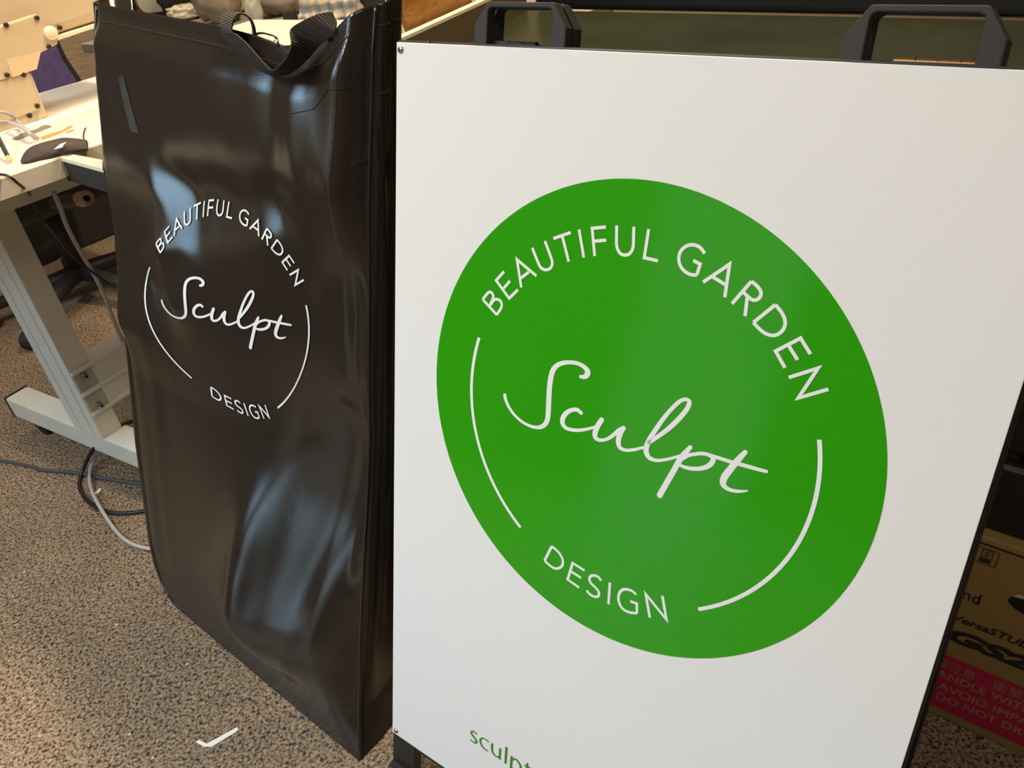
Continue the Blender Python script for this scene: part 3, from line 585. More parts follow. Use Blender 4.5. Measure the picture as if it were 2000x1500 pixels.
# hem stitching and the lower reinforcement stitch
def stitch_line(fn, a0, a1, n=120, r=.00055):
    b = MB(); aa = np.linspace(a0, a1, n); bb = fn(aa); b.tube(list(front_pt(aa, bb, .0004)), r, 5); return b.build('stitching', 'stitch', body, smooth=True)
stitch_line(lambda a: top_edge(a)-.022, -.59, -.03); stitch_line(lambda a: np.interp(a, [-.15, -.11, -.08, -.055, -.04, -.03], [.897, .903, .910, .932, .934, .934]), -.15, -.03)
b = MB(); b.tube([lerp(rows[NR-7][NF-1+k], rows[NR-6][NF-1+k], .5)+E*.0005 for k in range(0, 14)], .0006, 5); b.build('stitching', 'stitch', body)
b = MB(); b.tube([rows[NR-26][NF-1+k]+E*.0005 for k in range(0, 14)], .0006, 5); b.build('stitching', 'stitch', body)
def on_front(a0, b0, lift):
    """surface point that lies behind the flat-plane point (a0, b0) as seen when the print was laid out"""
    d = unit(BR+E*a0+VB*b0-CAM); a, b_ = a0, b0
    for _ in range(8):
        dep, hh = front_depth(V([a]), V([b_])); off = float(hh[0]-dep[0]*(NH@-NB)); tt = -off/(d@NB)
        a += .6*(a0-(a+(d@E)*tt)); b_ += .6*(b0-(b_+(d@VB)*tt))
    return front_pt(V([a]), V([b_]), lift)[0]
# pale scuff left on the vinyl
def scuff(poly):
    b = MB(); n = len(poly)//2; lo = catmull([V([*bag_ab(*q), 0]) for q in poly[:n]], 6); hi = catmull([V([*bag_ab(*q), 0]) for q in poly[n:][::-1]], 6); m_ = 5; vs = []
    for p_, q_ in zip(lo, hi):
        for k in range(m_): w_ = p_+(q_-p_)*k/(m_-1); vs.append(on_front(float(w_[0]), float(w_[1]), .0008))
    b.add(vs, [(i*m_+k, (i+1)*m_+k, (i+1)*m_+k+1, i*m_+k+1) for i in range(len(lo)-1) for k in range(m_-1)]); b.build('scuff_mark', 'scuff', body, smooth=True, recalc=False)
scuff([(231, 148), (240, 190), (249, 230), (257, 258), (272, 260), (262, 225), (252, 188), (243, 150)])
# printed logo, following the bag's surface
KA = [-0.2974, 0.2859, -0.0114, -0.0275, -0.019, 0.0455, -0.0358, 0.0657, -0.1144, 0.0006]; KB = [0.6156, 0.0349, 0.1895, -0.0016, -0.0171, 0.0148, -0.0137, 0.0088, -0.0366, -0.0095]
def bag_logo(x, y, lay):
    t = V([1, x, y, x*x, x*y, y*y, x**3, x*x*y, x*y*y, y**3]);  return on_front(float(t@V(KA)), float(t@V(KB)), .0015+lay)
graphics(bag_logo, body, 'white_vinyl', 'web_green', 1.12, skip=('web_lettering',))
# webbing carry strap flopped over the front edge; both edges of the band are followed
def strap(rowsAB, nm='carry_strap'):
    sub = 8
    A_ = catmull([q[0] for q in rowsAB], sub); B_ = catmull([q[1] for q in rowsAB], sub); b = MB(); th = .0016; n = len(A_); vs = []; acc = [0]
    for i in range(1, n): acc.append(acc[-1]+np.linalg.norm((A_[i]+B_[i])/2-(A_[i-1]+B_[i-1])/2))
    for i in range(n):
        t = ((A_[min(i+1, n-1)]+B_[min(i+1, n-1)])-(A_[max(i-1, 0)]+B_[max(i-1, 0)])); nn = np.cross(t, A_[i]-B_[i]); nn = nn/(np.linalg.norm(nn)+1e-9)*th/2
        vs += [A_[i]+nn, B_[i]+nn, B_[i]-nn, A_[i]-nn]
    fs = []
    for i in range(n-1):
        k = 4*i
        for e in range(4): fs.append((k+e, k+(e+1) % 4, k+4+(e+1) % 4, k+4+e))
    fs += [(0, 3, 2, 1), (4*n-4, 4*n-3, 4*n-2, 4*n-1)]
    b.add(vs, fs); o = b.build(nm, 'webbing', bag, smooth=False)
    uvl = o.data.uv_layers.new(name='UVMap')
    for lp in o.data.loops: uvl.data[lp.index].uv = (acc[lp.vertex_index//4]*110, 0 if lp.vertex_index % 4 in (0, 3) else 1)
    return o
def bp_(zx, zy, d): return at_plane(350+zx/4, zy/4, BR+NB*d, NB)
strap([(bp_(598, 330, -.030), bp_(575, 330, -.050)), (bp_(594, 235, -.020), bp_(572, 225, -.042)), (bp_(570, 165, -.010), bp_(545, 140, -.034)), (bp_(520, 120, .004), bp_(490, 102, -.020)), (bp_(465, 112, .014), bp_(420, 98, -.010)),
       (bp_(430, 150, .020), bp_(352, 108, -.004)), (bp_(414, 210, .022), bp_(320, 165, .002)), (bp_(415, 255, .024), bp_(326, 235, .006)), (bp_(445, 268, .026), bp_(372, 315, .008)),
       (bp_(520, 332, .034), bp_(462, 412, .010)), (bp_(600, 420, .040), bp_(555, 490, .012)), (bp_(680, 510, .044), bp_(640, 552, .014)), (bp_(735, 550, .046), bp_(725, 582, .014)),
       (bp_(795, 500, .044), bp_(840, 582, .012)), (bp_(850, 425, .042), bp_(940, 520, .010)), (bp_(874, 335, .038), bp_(1040, 420, .008)), (bp_(866, 235, .032), bp_(1120, 335, .006)),
       (bp_(955, 168, .024), bp_(1185, 285, .004)), (bp_(1085, 112, .012), bp_(1218, 235, .002)), (bp_(1180, 97, .0), bp_(1228, 180, -.004)), (bp_(1196, 120, -.018), bp_(1228, 190, -.022)), (bp_(1190, 230, -.024), bp_(1222, 270, -.030)), (bp_(1180, 300, -.026), bp_(1215, 330, -.032))])
strap([(bp_(585, 330, -.050), bp_(595, 330, -.052)), (bp_(592, 268, -.050), bp_(605, 275, -.064)), (bp_(640, 256, -.052), bp_(655, 262, -.068)), (bp_(700, 268, -.054), bp_(712, 275, -.068)), (bp_(745, 288, -.056), bp_(760, 292, -.068)), (bp_(765, 340, -.056), bp_(778, 340, -.068))])
# metal rivets where the straps are fixed
for (x, y, d) in ((541, 84, .004), (637, 72, .006)):
    b = MB(); c = bp_((x-350)*4, y*4, d-.004); b.lathe(c, NB, [(.004, 0), (.004, .0015), (.0025, .003), (.0005, .0034)], 14); b.build('rivet', 'steel', bag, smooth=True)

# ================================================================ SEWING TABLE
D1 = unit([.682, .731, 0]); N1 = V([-D1[1], D1[0], 0]); CT = V([-.68, 1.327, .75])
def T(al, de, z=.75): return V([CT[0], CT[1], 0])+D1*al+N1*de+Zv*z
table = thing('sewing_table', 'cream industrial sewing table on a wheeled steel H-frame left of the bag', 'table', (-.95, 1.48, 0))
b = MB(); b.box(T(-.42, 0, .717), D1*.87, N1*.256, Zv*.033); b.build('tabletop', 'cream_light', table, bevel=.003)
b = MB(); b.box(T(-.42, -.002, .7175), D1*.42, N1*.002, Zv*.030); b.build('edge_band', 'desk_edge', table)
b = MB(); b.box(T(-.42, .260, .717), D1*.87, N1*.285, Zv*.034); b.build('rear_tabletop', 'white_lam', table, bevel=.003, label='white rear half of the tabletop')
b = MB(); b.box(T(-.38, .08, .675), D1*.8, N1*.03, Zv*.042); b.box(T(-.38, .42, .675), D1*.8, N1*.03, Zv*.042); b.build('under_rail', 'leg_grey', table)
# cable slots cut into the top
def slot(pts, m):
    b = MB(); P = catmull([at_z(x, y, .7502) for x, y in pts]+[at_z(*pts[0], .7502)], 4)[:-1]; b.prism(P, Zv*.0006); b.build('cable_slot', m, table)
slot([(79, 268), (100, 261), (120, 255), (134, 247), (142, 246), (138, 250), (118, 260), (95, 269), (82, 272)], 'slot')
slot([(128, 259), (136, 255), (146, 254), (140, 257), (131, 260)], 'slot')
slot([(23, 272), (45, 260), (70, 253), (86, 245), (101, 247), (80, 256), (55, 266), (33, 274)], 'slot_grey')
# H-frame: foot, post, crossbar
fa, fb = at_z(8, 778, .11), at_z(238, 872, .11); FD = unit(fb-fa); FNn = V([-FD[1], FD[0], 0])
b = MB(); b.box(fa-Zv*.055, FD*.56, FNn*.058, Zv*.055); b.build('foot', 'leg', table, bevel=.004)
b = MB(); b.box(fa-FD*.004-Zv*.057-FNn*.001, FD*.012, FNn*.060, Zv*.058); b.build('end_cap', 'dark_grey', table, bevel=.003)
pb = at_z(143, 838, .11)
b = MB(); b.box(pb+FNn*.004, FD*.105, FNn*.050, Zv*.56)
for q in (.030, .075): b.box(pb+FNn*.0015+FD*q, FD*.004, FNn*.004, Zv*.56)
b.build('leg', 'leg', table, bevel=.003)
b = MB(); b.box(pb+FNn*.006+FD*.012+Zv*.56, FD*.08, FNn*.046, Zv*.05); b.build('leg_tube', 'leg', table, bevel=.002)
PP = pb+FD*.105+FNn*.02
def cb(x, y): return at_plane(x, y, PP, FD)
q1, q2, q3, q4 = cb(140, 725), cb(222, 678), cb(237, 783), cb(185, 812)
zt, zb_ = .5*(q1[2]+q2[2])-.0, .5*(q3[2]+q4[2])
q1 = at_plane(143, 728, PP, FD); zt = q1[2]; zb_ = cb(186, 812)[2]
o = V([q1[0], q1[1], 0]); CD = FNn
b = MB(); b.box(o+Zv*zb_+CD*-.005-FD*.012, CD*.62, FD*.012, Zv*(zt-zb_))
for f_ in (0, .46, .94): b.box(o+Zv*(zb_+(zt-zb_)*f_)+CD*-.006-FD*.002, CD*.62, FD*.007, Zv*.009)
b.box(o+Zv*(zt-.002)-FD*.055, CD*.62, FD*.055, Zv*.004)
b.build('crossbar', 'leg_grey', table, bevel=.002)
for x, y in ((164, 734), (194, 791)):
    c = cb(x, y); b = MB(); b.lathe(c, FD, [(.009, .0), (.009, .003), (.0065, .003), (.0065, .009), (.001, .0095)], 16)
    bo = b.build('bolt', 'steel', table, smooth=False); b = MB(); b.cyl(c+FD*.0094, c+FD*.0098, .0036, 6); b.build('hex_socket', 'black_metal', bo)
def caster(c):
    b = MB(); b.lathe(V([c[0], c[1], .056]), -Zv, [(.016, -.002), (.016, .008), (.010, .010), (.010, .018)], 16); b.build('caster_plate', 'steel', table)
    b = MB(); b.lathe(V([c[0], c[1], .022])-FNn*.012, FNn, [(.012, 0), (.021, .002), (.022, .006), (.022, .018), (.021, .022), (.012, .024)], 24)
    b.box(V([c[0], c[1], .026])-FNn*.015-FD*.012, FD*.024, FNn*.003, Zv*.022); b.box(V([c[0], c[1], .026])+FNn*.013-FD*.012, FD*.024, FNn*.003, Zv*.022)
    b.build('caster_wheel', 'rubber', table)
caster(fa+FD*.055+FNn*.03); caster(fa+FD*.50+FNn*.03)
# far end of the frame, behind the machine
b = MB(); o2 = T(.36, .05, 0); b.box(o2+Zv*.05, D1*.055, N1*.42, Zv*.055); b.box(o2+N1*.2+Zv*.10, D1*.05, N1*.1, Zv*.575); b.build('leg', 'leg', table, bevel=.003)

# dark return panel with cream top edge at the table corner
tq = [at_z(112, 306, .748), at_z(117, 297, .748), at_z(200, 312, .748), at_z(200, 330, .748)]
b = MB(); b.prism(tq, -Zv*.006); b.build('corner_leaf', 'cream_light', table, label='cream corner leaf')
b = MB(); b.prism([q-Zv*.0062 for q in tq], -Zv*.034); b.build('corner_panel', 'dark_grey', table, label='dark grey panel under the corner leaf')

# ================================================================ SEWING MACHINE
mp0 = at_z(95, 229, .751); mn = -N1
def mq(pts, d=0.0): return [at_plane(x, y, mp0-N1*d, N1) for x, y in pts]
mach = thing('sewing_machine', 'large cream industrial sewing machine seen from behind on the sewing table', 'sewing machine', (mp0[0], mp0[1], .751))
b = MB(); b.prism(mq([(-40, 291), (95, 229), (62, 141), (55, 143), (-40, 170)]), N1*.15); b.build('pillar', 'cream', mach, bevel=.004)
arm = [(-40, 80), (-40, -60), (60, -110), (250, -150), (250, 27), (165, 53), (112, 70), (60, 90)]
b = MB(); b.prism(mq(arm, -.012), N1*.17); b.build('arm', 'cream', mach, bevel=.02, seg=4)
b = MB(); b.prism(mq([(112, 72), (166, 55), (250, 29), (250, 35), (166, 61), (113, 79)], .002), N1*.12); b.build('arm_rib', 'cream_light', mach)
b = MB(); b.prism(mq([(-60, 70), (62, 30), (74, 28), (80, 36), (92, 62), (106, 62), (112, 72), (114, 86), (80, 104), (72, 134), (56, 141), (-60, 178)], .006), N1*.012); plate = b.build('cover_plate', 'cream', mach, bevel=.003)
b = MB(); b.prism(mq([(-60, 180), (50, 141), (58, 143), (80, 213), (-60, 262)], .004), N1*.005); plate2 = b.build('cover_plate', 'cream', mach, bevel=.0015)
b = MB(); b.prism(mq([(12, 116), (80, 100), (72, 135), (25, 151)], .0068), N1*.0006); b.build('tape_patch', 'tan', plate)
b = MB(); b.lathe(at_plane(99, 64, mp0-N1*.008, N1), -N1, [(.012, -.004), (.012, .003), (.009, .006), (.001, .007)], 20); b.build('boss', 'cream_light', mach, smooth=True)
for x, y, d in ((12, 49, .007), (72, 35, .007), (96, 92, .007), (14, 147, .007), (46, 146, .005), (73, 207, .005), (58, 226, .002), (117, 54, -.010)):
    b = MB(); b.lathe(at_plane(x, y, mp0-N1*d, N1), -N1, [(.0046, -.001), (.0046, .001), (.0038, .0022), (.0005, .0024)], 14); b.build('screw', 'dark_screw', mach, smooth=True)
# bed of the machine under the arm, let into the table (seen only past the pillar)
# cords hanging over the machine
def machine_cord(pts, r):
    b = MB(); b.tube(catmull(pts, 8), r, 10); b.build('power_cord', 'grey_cord', mach, smooth=True, label='grey cord')
def cord(name, label, pts, r, m, cat='cable', group=None, sub=8):
    b = MB(); b.tube(catmull(pts, sub), r, 10); return tag(b.build(name, m, smooth=True), label, cat, group)
def mz(x, y, d): return at_plane(x, y, mp0-N1*d, N1)
machine_cord([mz(-30, 225, .02), mz(0, 219, .022), mz(20, 224, .024), mz(36, 238, .026), at_z(55, 258, .768), at_z(74, 270, .754)], .0032)
machine_cord([mz(-30, 236, .03), mz(0, 238, .032), mz(20, 240, .034), at_z(44, 250, .770), at_z(60, 263, .762), at_z(70, 272, .754)], .0034)
# strip of black webbing on the desk
def desk_patch(pts, z, th): return [at_z(x, y, z) for x, y in pts], Zv*th
b = MB(); lo = catmull([at_z(x, y, .7512) for x, y in [(42, 320), (52, 309), (66, 302), (85, 296), (108, 288), (132, 279), (172, 278)]], 5); hi = catmull([at_z(x, y, .7512) for x, y in [(44, 320), (62, 317), (80, 312), (98, 309), (120, 303), (145, 297), (172, 293)]], 5)
n = len(lo); hh_ = [.004+.010*math.sin(math.pi*i/(n-1)) for i in range(n)]
b.add([q for i in range(n) for q in (lo[i], lo[i]+Zv*hh_[i], hi[i]+Zv*hh_[i]*.6, hi[i])], [f for i in range(n-1) for f in [tuple(4*i+e for e in (0, 1, 5, 4)), tuple(4*i+e for e in (1, 2, 6, 5)), tuple(4*i+e for e in (2, 3, 7, 6)), tuple(4*i+e for e in (3, 0, 4, 7))]]+[(0, 1, 2, 3), tuple(4*n-4+e for e in (0, 3, 2, 1))])
strip = tag(b.build('webbing_strip', 'black_fabric', smooth=True), 'dark brown fabric strip with a white mark lying at the sewing table corner', 'fabric')
b = MB(); b.prism([at_z(x, y, .765) for x, y in [(106, 292), (118, 282), (130, 278), (124, 283), (122, 288)]], Zv*.0006); b.build('white_mark', 'paper', strip)
# pencil
pt = at_z(20, 315, .754); pe = at_z(-14, 248, .790)
pencil = thing('pencil', 'dark pencil with pale wooden tip on the sewing table at the left frame edge', 'pencil', (pt[0], pt[1], .750))
b = MB(); b.tube([pt+(pe-pt)*.12, pe], .0036, 8); b.build('shaft', 'rubber', pencil); b = MB(); b.tube([pt, pt+(pe-pt)*.04, pt+(pe-pt)*.12], [.002, .0036, .0038], 8); b.build('tip', 'wood_tip', pencil)
cord('black_cable', 'thin black cable hanging over the front edge of the sewing table', [at_z(-25, 345, .754), at_z(0, 341, .754), at_z(18, 345, .754), at_z(36, 359, .738), at_z(56, 376, .705), at_z(62, 392, .66), at_plane(78, 425, T(0, .10, 0), N1), at_plane(104, 455, T(0, .12, 0), N1), at_plane(130, 488, T(0, .14, 0), N1), at_plane(165, 520, T(0, .15, 0), N1), at_plane(220, 560, T(0, .16, 0), N1)], .0022, 'black_cord')
cord('black_thread', 'short black thread curl on the table top beside the bag edge', [at_z(167, 250, .7515), at_z(164, 258, .7515), at_z(163, 268, .7515), at_z(166, 278, .7515)], .0012, 'black_cord')

# ================================================================ UNDER AND BEHIND THE TABLE
cc = at_z(165, 545, .08); cc = V([cc[0], cc[1], 0])
cc = V([-1.33, 2.42, 0])
chair = thing('office_chair', 'purple padded office chair with black star base behind the sewing table', 'chair', cc)
def crel(x, y, z): return cc+V([x, y, z])
tipL = [at_z(88, 528, .06), at_z(115, 600, .06), at_z(230, 500, .06)]
hubz = .10
for k, a in enumerate((205, 258, 330, 50, 122)):
    dr = V([math.cos(math.radians(a)), math.sin(math.radians(a)), 0]); b = MB(); b.tube([cc+Zv*hubz, cc+dr*.15+Zv*.085, cc+dr*.30+Zv*.068], [.026, .022, .015], 10); lg = b.build('leg', 'chair_black', chair, smooth=True)
    b = MB(); sd = V([-dr[1], dr[0], 0]); b.cyl(cc+dr*.30+Zv*.028-sd*.02, cc+dr*.30+Zv*.028+sd*.02, .027, 18); b.build('caster', 'rubber', lg)
b = MB(); b.cbox(cc+Zv*.385, D1, N1, Zv, .22, .20, .04); b.build('seat_mechanism', 'chair_black', chair, bevel=.02)
b = MB(); b.cyl(cc+Zv*.08, cc+Zv*.36, .026, 18); b.build('gas_column', 'chair_black', chair, smooth=True)
b = MB(); b.cbox(cc+Zv*.46, D1, N1, Zv, .27, .26, .035); b.build('seat', 'purple', chair, bevel=.03, seg=4)
kp = cc-N1*.24
b = MB(); b.prism([at_plane(x, y, kp, N1) for x, y in [(20, 40), (92, 60), (112, 84), (126, 118), (153, 158), (150, 250), (10, 250)]], N1*.04); b.build('backrest', 'purple', chair, bevel=.012, seg=3)
b = MB(); b.prism([at_plane(x, y, kp+N1*.012, N1) for x, y in [(10, 34), (96, 52), (118, 80), (134, 114), (163, 156), (160, 262), (0, 262)]], N1*.05); b.build('back_shell', 'chair_black', chair, bevel=.012, seg=3)
b = MB(); b.tube([cc-N1*.1+Zv*.42, cc-N1*.24+Zv*.44, cc-N1*.235+Zv*.6], .018, 10); b.build('back_bar', 'chair_black', chair, smooth=True)
# dark boot-like roll standing on the floor
rb = at_z(78, 505, 0)
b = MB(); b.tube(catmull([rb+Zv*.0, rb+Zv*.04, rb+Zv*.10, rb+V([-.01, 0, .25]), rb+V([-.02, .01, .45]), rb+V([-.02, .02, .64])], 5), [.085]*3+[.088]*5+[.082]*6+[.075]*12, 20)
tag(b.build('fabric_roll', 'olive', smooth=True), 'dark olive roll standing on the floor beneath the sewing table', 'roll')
# copper wound pulley under the leaf
pc = at_plane(165, 388, T(.06, .10, .6), N1); pax = unit(V([.62, -.68, .22]))
spool = thing('copper_spool', 'copper coloured ribbed wheel under the sewing table corner left of the bag', 'spool', pc-Zv*.045)
b = MB(); b.lathe(pc, pax, [(.020, -.012), (.042, -.012), (.046, -.006), (.046, .006), (.042, .010), (.038, .010), (.034, -.004), (.020, -.004)], 36); b.build('rim', 'copper', spool, smooth=False)
b = MB(); b.lathe(pc, pax, [(.014, -.02), (.014, .012), (.006, .014), (.001, .014)], 20); b.build('hub', 'copper', spool)
b = MB(); b.tube([pc-pax*.02, pc-pax*.20], .012, 12); b.build('spindle', 'chair_black', spool)
# grey hose and a black block added to darken the floor behind
cord('grey_hose', 'pale grey hose running down to the floor beside the left edge of the bag', [at_plane(104, 374, T(.10, .08, 0), N1), at_plane(117, 404, T(.10, .09, 0), N1), at_plane(129, 438, T(.10, .10, 0), N1), at_plane(145, 470, T(.12, .12, 0), N1), at_plane(165, 505, T(.14, .14, 0), N1), at_plane(186, 540, T(.16, .17, 0), N1), at_plane(205, 580, T(.19, .20, 0), N1), at_plane(222, 625, T(.22, .24, 0), N1), at_plane(250, 690, T(.26, .28, 0), N1)], .0040, 'grey_cord', 'hose')
bn = at_z(178, 512, 0); b = MB(); b.prism([bn+D1*x+N1*y for x, y in ((.02, .16), (.28, .16), (.28, .34), (.02, .34))], Zv*.42)
tag(b.build('dark_filler', 'rubber', bevel=.01), 'black block added to darken the floor beyond the chair base under the table', 'bin')
# tan cupboard behind
tb0 = at_plane(104, 110, T(0, 1.9), N1); tb0 = V([tb0[0], tb0[1], 0])
b = MB(); b.box(tb0, D1*.30, N1*.08, Zv*1.25); tag(b.build('board_stack', 'tanboard', bevel=.004), 'tan wooden boards standing upright beyond the purple chair', 'boards')
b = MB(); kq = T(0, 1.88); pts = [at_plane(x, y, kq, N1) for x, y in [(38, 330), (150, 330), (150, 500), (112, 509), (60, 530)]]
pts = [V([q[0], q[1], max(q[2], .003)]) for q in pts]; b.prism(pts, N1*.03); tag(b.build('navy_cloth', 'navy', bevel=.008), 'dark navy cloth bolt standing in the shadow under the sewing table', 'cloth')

# ================================================================ FLOOR CABLES AND SCRAPS
cord('floor_cable', 'slate grey cable snaking over the floor from the left to the bag', [at_z(x, y, .0045) for x, y in [(-60, 892), (0, 899), (60, 911), (85, 918), (150, 924), (200, 934), (262, 943), (330, 955)]], .0042, 'slate_cord')
def hang(pts): return [at_z(x, y, z) for x, y, z in pts]
cord('black_cable', 'black cable looping from the table frame down to the floor beside the bag', hang([(275, 818, .10), (247, 826, .11), (222, 838, .11), (195, 860, .08), (172, 895, .035), (158, 930, .0045), (156, 952, .0045), (168, 975, .0045), (190, 992, .0045), (225, 1002, .0045), (270, 1000, .0045), (320, 990, .0045)]), .0044, 'black_cord')
cord('grey_cable', 'grey cable trailing from the table frame across the floor under the bag', hang([(275, 822, .10), (247, 831, .10), (222, 846, .09), (200, 870, .06), (182, 900, .02), (175, 930, .0115), (180, 960, .0115), (198, 995, .0105), (225, 1035, .0045), (250, 1058, .0045), (282, 1070, .0045), (330, 1075, .0045)]), .0040, 'grey_cord')
def flat_bit(name, label, pts, th=.0008, m='paper', cat='scrap'):
    b = MB(); b.prism([at_z(x, y, .0006) for x, y in pts], Zv*th); return tag(b.build(name, m), label, cat)
flat_bit('paper_scrap', 'bent white offcut strip lying on the floor in front of the bag', [(350+x/13.33, 1380+y/13.33) for x, y in [(440, 925), (515, 872), (715, 975), (1515, 540), (1548, 605), (1480, 665), (850, 1048), (640, 1048)]])
flat_bit('paper_sliver', 'tiny white sliver on the floor inside the cable loop', [(184, 963), (194, 954), (198, 955), (192, 964), (186, 966)])
for k, (x, y) in enumerate(((48, 1117), (26, 1165), (229, 1221), (299, 1481), (254, 1435), (366, 1298))):
    b = MB(); c = at_z(x, y, 0); b.cbox(c+Zv*.0008, D1, N1, Zv, .0016, .0013, .0008); tag(b.build('white_crumb', 'paper'), 'tiny white crumb lying on the speckled floor', 'crumb', 'white crumbs on the floor')

# ================================================================ BACK WORKTABLES
wd0, wd1 = at_z(505, 38, .75), at_z(782, 39, .75); WD = unit(wd1-wd0); WN = V([WD[1], -WD[0], 0])
wt = thing('cream_worktable', 'cream topped worktable seen behind the bag handles', 'table', V([wd0[0], wd0[1], 0])+WN*.15+WD*.25)
b = MB(); b.box(wd0-Zv*.035-WD*.02, WD*(np.linalg.norm(wd1-wd0)+.02), WN*.34, Zv*.035); b.build('tabletop', 'cream_light', wt, bevel=.003)
b = MB(); b.box(wd0-Zv*.075+WD*.02+WN*.02, WD*(np.linalg.norm(wd1-wd0)-.06), WN*.30, Zv*.04); b.build('apron', 'desk_edge', wt)
LW = np.linalg.norm(wd1-wd0)
for x, y in ((.02, .02), (LW-.07, .02), (.02, .28), (LW-.07, .28)):
    q = wd0+WD*x+WN*y; b = MB(); b.box(V([q[0], q[1], 0]), WD*.04, WN*.04, Zv*.68); b.build('leg', 'leg', wt)
# low bench carrying the cloth and bundles
bz = .66
be = at_z(180, 46, bz); BD = WD; BN = -WN
bo = V([wd0[0], wd0[1], 0])-WN*.04
bench = thing('back_bench', 'grey bench behind the worktable carrying cloth bundles', 'bench', bo+BN*.3)
b = MB(); b.box(bo-WD*1.0+Zv*(bz-.03), WD*1.75, BN*.75, Zv*.03); b.build('bench_top', 'bench', bench, bevel=.003)
for x, y in ((-.95, .04), (.68, .04), (-.95, .66), (.68, .66)):
    q = bo+WD*x+BN*y; b = MB(); b.box(q, WD*.04, BN*.04, Zv*(bz-.03)); b.build('leg', 'leg_grey', bench)
def lump(name, label, cat, x0, y0, x1, y1, m, flat=1.0, amp=.18, seed=0, depth=None, group=None, freq=3.0, base_off=0.0):
    cx = (x0+x1)/2; bp = at_z(cx, y1, bz); dist = np.linalg.norm(bp-CAM)
    w = (x1-x0)/F*dist/2; hgt = (y1-y0)/F*dist*1.03; d_ = depth or w*.8
    bm = bmesh.new(); bmesh.ops.create_icosphere(bm, subdivisions=4, radius=1.0)
    vs = []
    for v in bm.verts:
        n_ = noise.noise(v.co*freq*.6+Vector((seed*3.1, seed, 0)))*amp+noise.noise(v.co*freq*2+Vector((seed, 5, 0)))*amp*.35
        c = v.co*(1+n_); s_ = lambda t: math.copysign(abs(t)**.75, t)
        z = max(-1, s_(c.z))
        vs.append(bp+RXh*s_(c.x)*w-NHs*s_(c.y)*d_+BNs*d_+Zv*((z+1)/2*hgt))
    fs = [tuple(v.index for v in f.verts) for f in bm.faces]; bm.free()
    mn_ = min(v[2] for v in vs); vs = [v-Zv*(mn_-bz-base_off) for v in vs]
    b = MB(); b.add(vs, fs); o = b.build(name, m, smooth=True); return tag(o, label, cat, group)
RXh = unit(V([RX[0], RX[1], 0])); NHs = V([-RXh[1], RXh[0], 0])*-1; BNs = V([-RXh[1], RXh[0], 0])
lump('dark_pouch', 'black soft bag slumped on the back bench above the bag front edge', 'bag', 308, -40, 394, 34, 'black_cloth', seed=1, amp=.25)
lump('taupe_bundle', 'taupe cloth bundle on the back bench left of the handle loop', 'bundle', 384, -50, 470, 52, 'taupe', seed=2, amp=.3)
lump('straw_bundle', 'straw yellow bundle on the back bench above the handle loop', 'bundle', 438, -40, 484, 28, 'straw', seed=3)
lump('sage_bundle', 'pale sage plastic bundle beside the worktable far edge', 'bundle', 484, 6, 514, 49, 'sage', seed=4)
lump('taupe_bundle', 'brown cloth bundle on the back bench under the black tray', 'bundle', 500, -30, 596, 36, 'taupe', seed=5, amp=.28)
lump('plastic_bag', 'crinkled clear plastic bag under the black soft bag', 'bag', 330, 20, 384, 42, 'glassine', seed=6, amp=.4, freq=5)
lump('red_bag', 'black and red bag on the back bench beside the plywood board', 'bag', 710, -60, 782, 30, 'black_cloth', seed=8, amp=.2)
lump('red_cloth', 'dark red cloth on top of the black bag near the plywood', 'cloth', 700, -40, 738, 6, 'red_cloth', seed=9, amp=.3)
def facing_box(name, label, cat, x0, y0, x1, y1, depth, m, push=0.0, bevel=.003):
    bp = at_z((x0+x1)/2, y1, bz)+BNs*push; n_ = V([-BNs[0], -BNs[1], 0]); a = at_plane(x0, y1, bp, n_); c = at_plane(x1, y0, bp, n_); w = (c-a)@RXh
    b = MB(); b.box(V([a[0], a[1], bz]), RXh*w, BNs*depth, Zv*(c[2]-bz)); return tag(b.build(name, m, bevel=bevel), label, cat)
facing_box('pale_carton', 'pale grey carton on the back bench behind the bag left shoulder', 'box', 262, -40, 316, 38, .10, 'pale_box', push=.16)
facing_box('cream_block', 'cream block on the back bench behind the bag left corner', 'block', 205, 4, 262, 26, .05, 'cream_light')
gd = facing_box('black_gadget', 'small black gadget sitting beside the pale carton', 'gadget', 256, -12, 276, 20, .03, 'black_metal', push=-.03)
facing_box('black_tag_box', 'small black box in front of the plaid cloth on the worktable edge', 'box', 553, 20, 574, 38, .03, 'black_cloth', push=-.06)
tr = facing_box('black_tray', 'black tray lying on the brown cloth bundle', 'tray', 494, -30, 566, 10, .03, 'black_metal', push=.02)
# plaid cloth hanging over the bench edge
b = MB(); pl0 = at_z(640, 38, bz)-BNs*.045+Zv*.012; n_ = -BNs; nx, nz = 24, 14; vs = []
for j in range(nz+1):
    for i in range(nx+1):
        x = lerp(582 if j < 8 else 590, 694, i/nx); y = lerp(38, -60, j/nz); q = at_plane(x, y, pl0, n_)
        vs.append(q+BNs*(.014*math.sin(i*1.1+j*.25)+.01*math.sin(j*.9)+.03*j/nz))
k0 = b.add(vs, []); k1 = b.add([V(q)+BNs*.012 for q in vs], [])
for j in range(nz):
    for i in range(nx):
        a = j*(nx+1)+i; b.f.append((a, a+1, a+nx+2, a+nx+1)); b.f.append((k1+a, k1+a+nx+1, k1+a+nx+2, k1+a+1))
bd_ = [i for i in range(nx+1)]+[j*(nx+1)+nx for j in range(1, nz+1)]+[nz*(nx+1)+i for i in range(nx-1, -1, -1)]+[j*(nx+1) for j in range(nz-1, 0, -1)]
for a, c in zip(bd_, bd_[1:]+bd_[:1]): b.f.append((a, k1+a, k1+c, c))
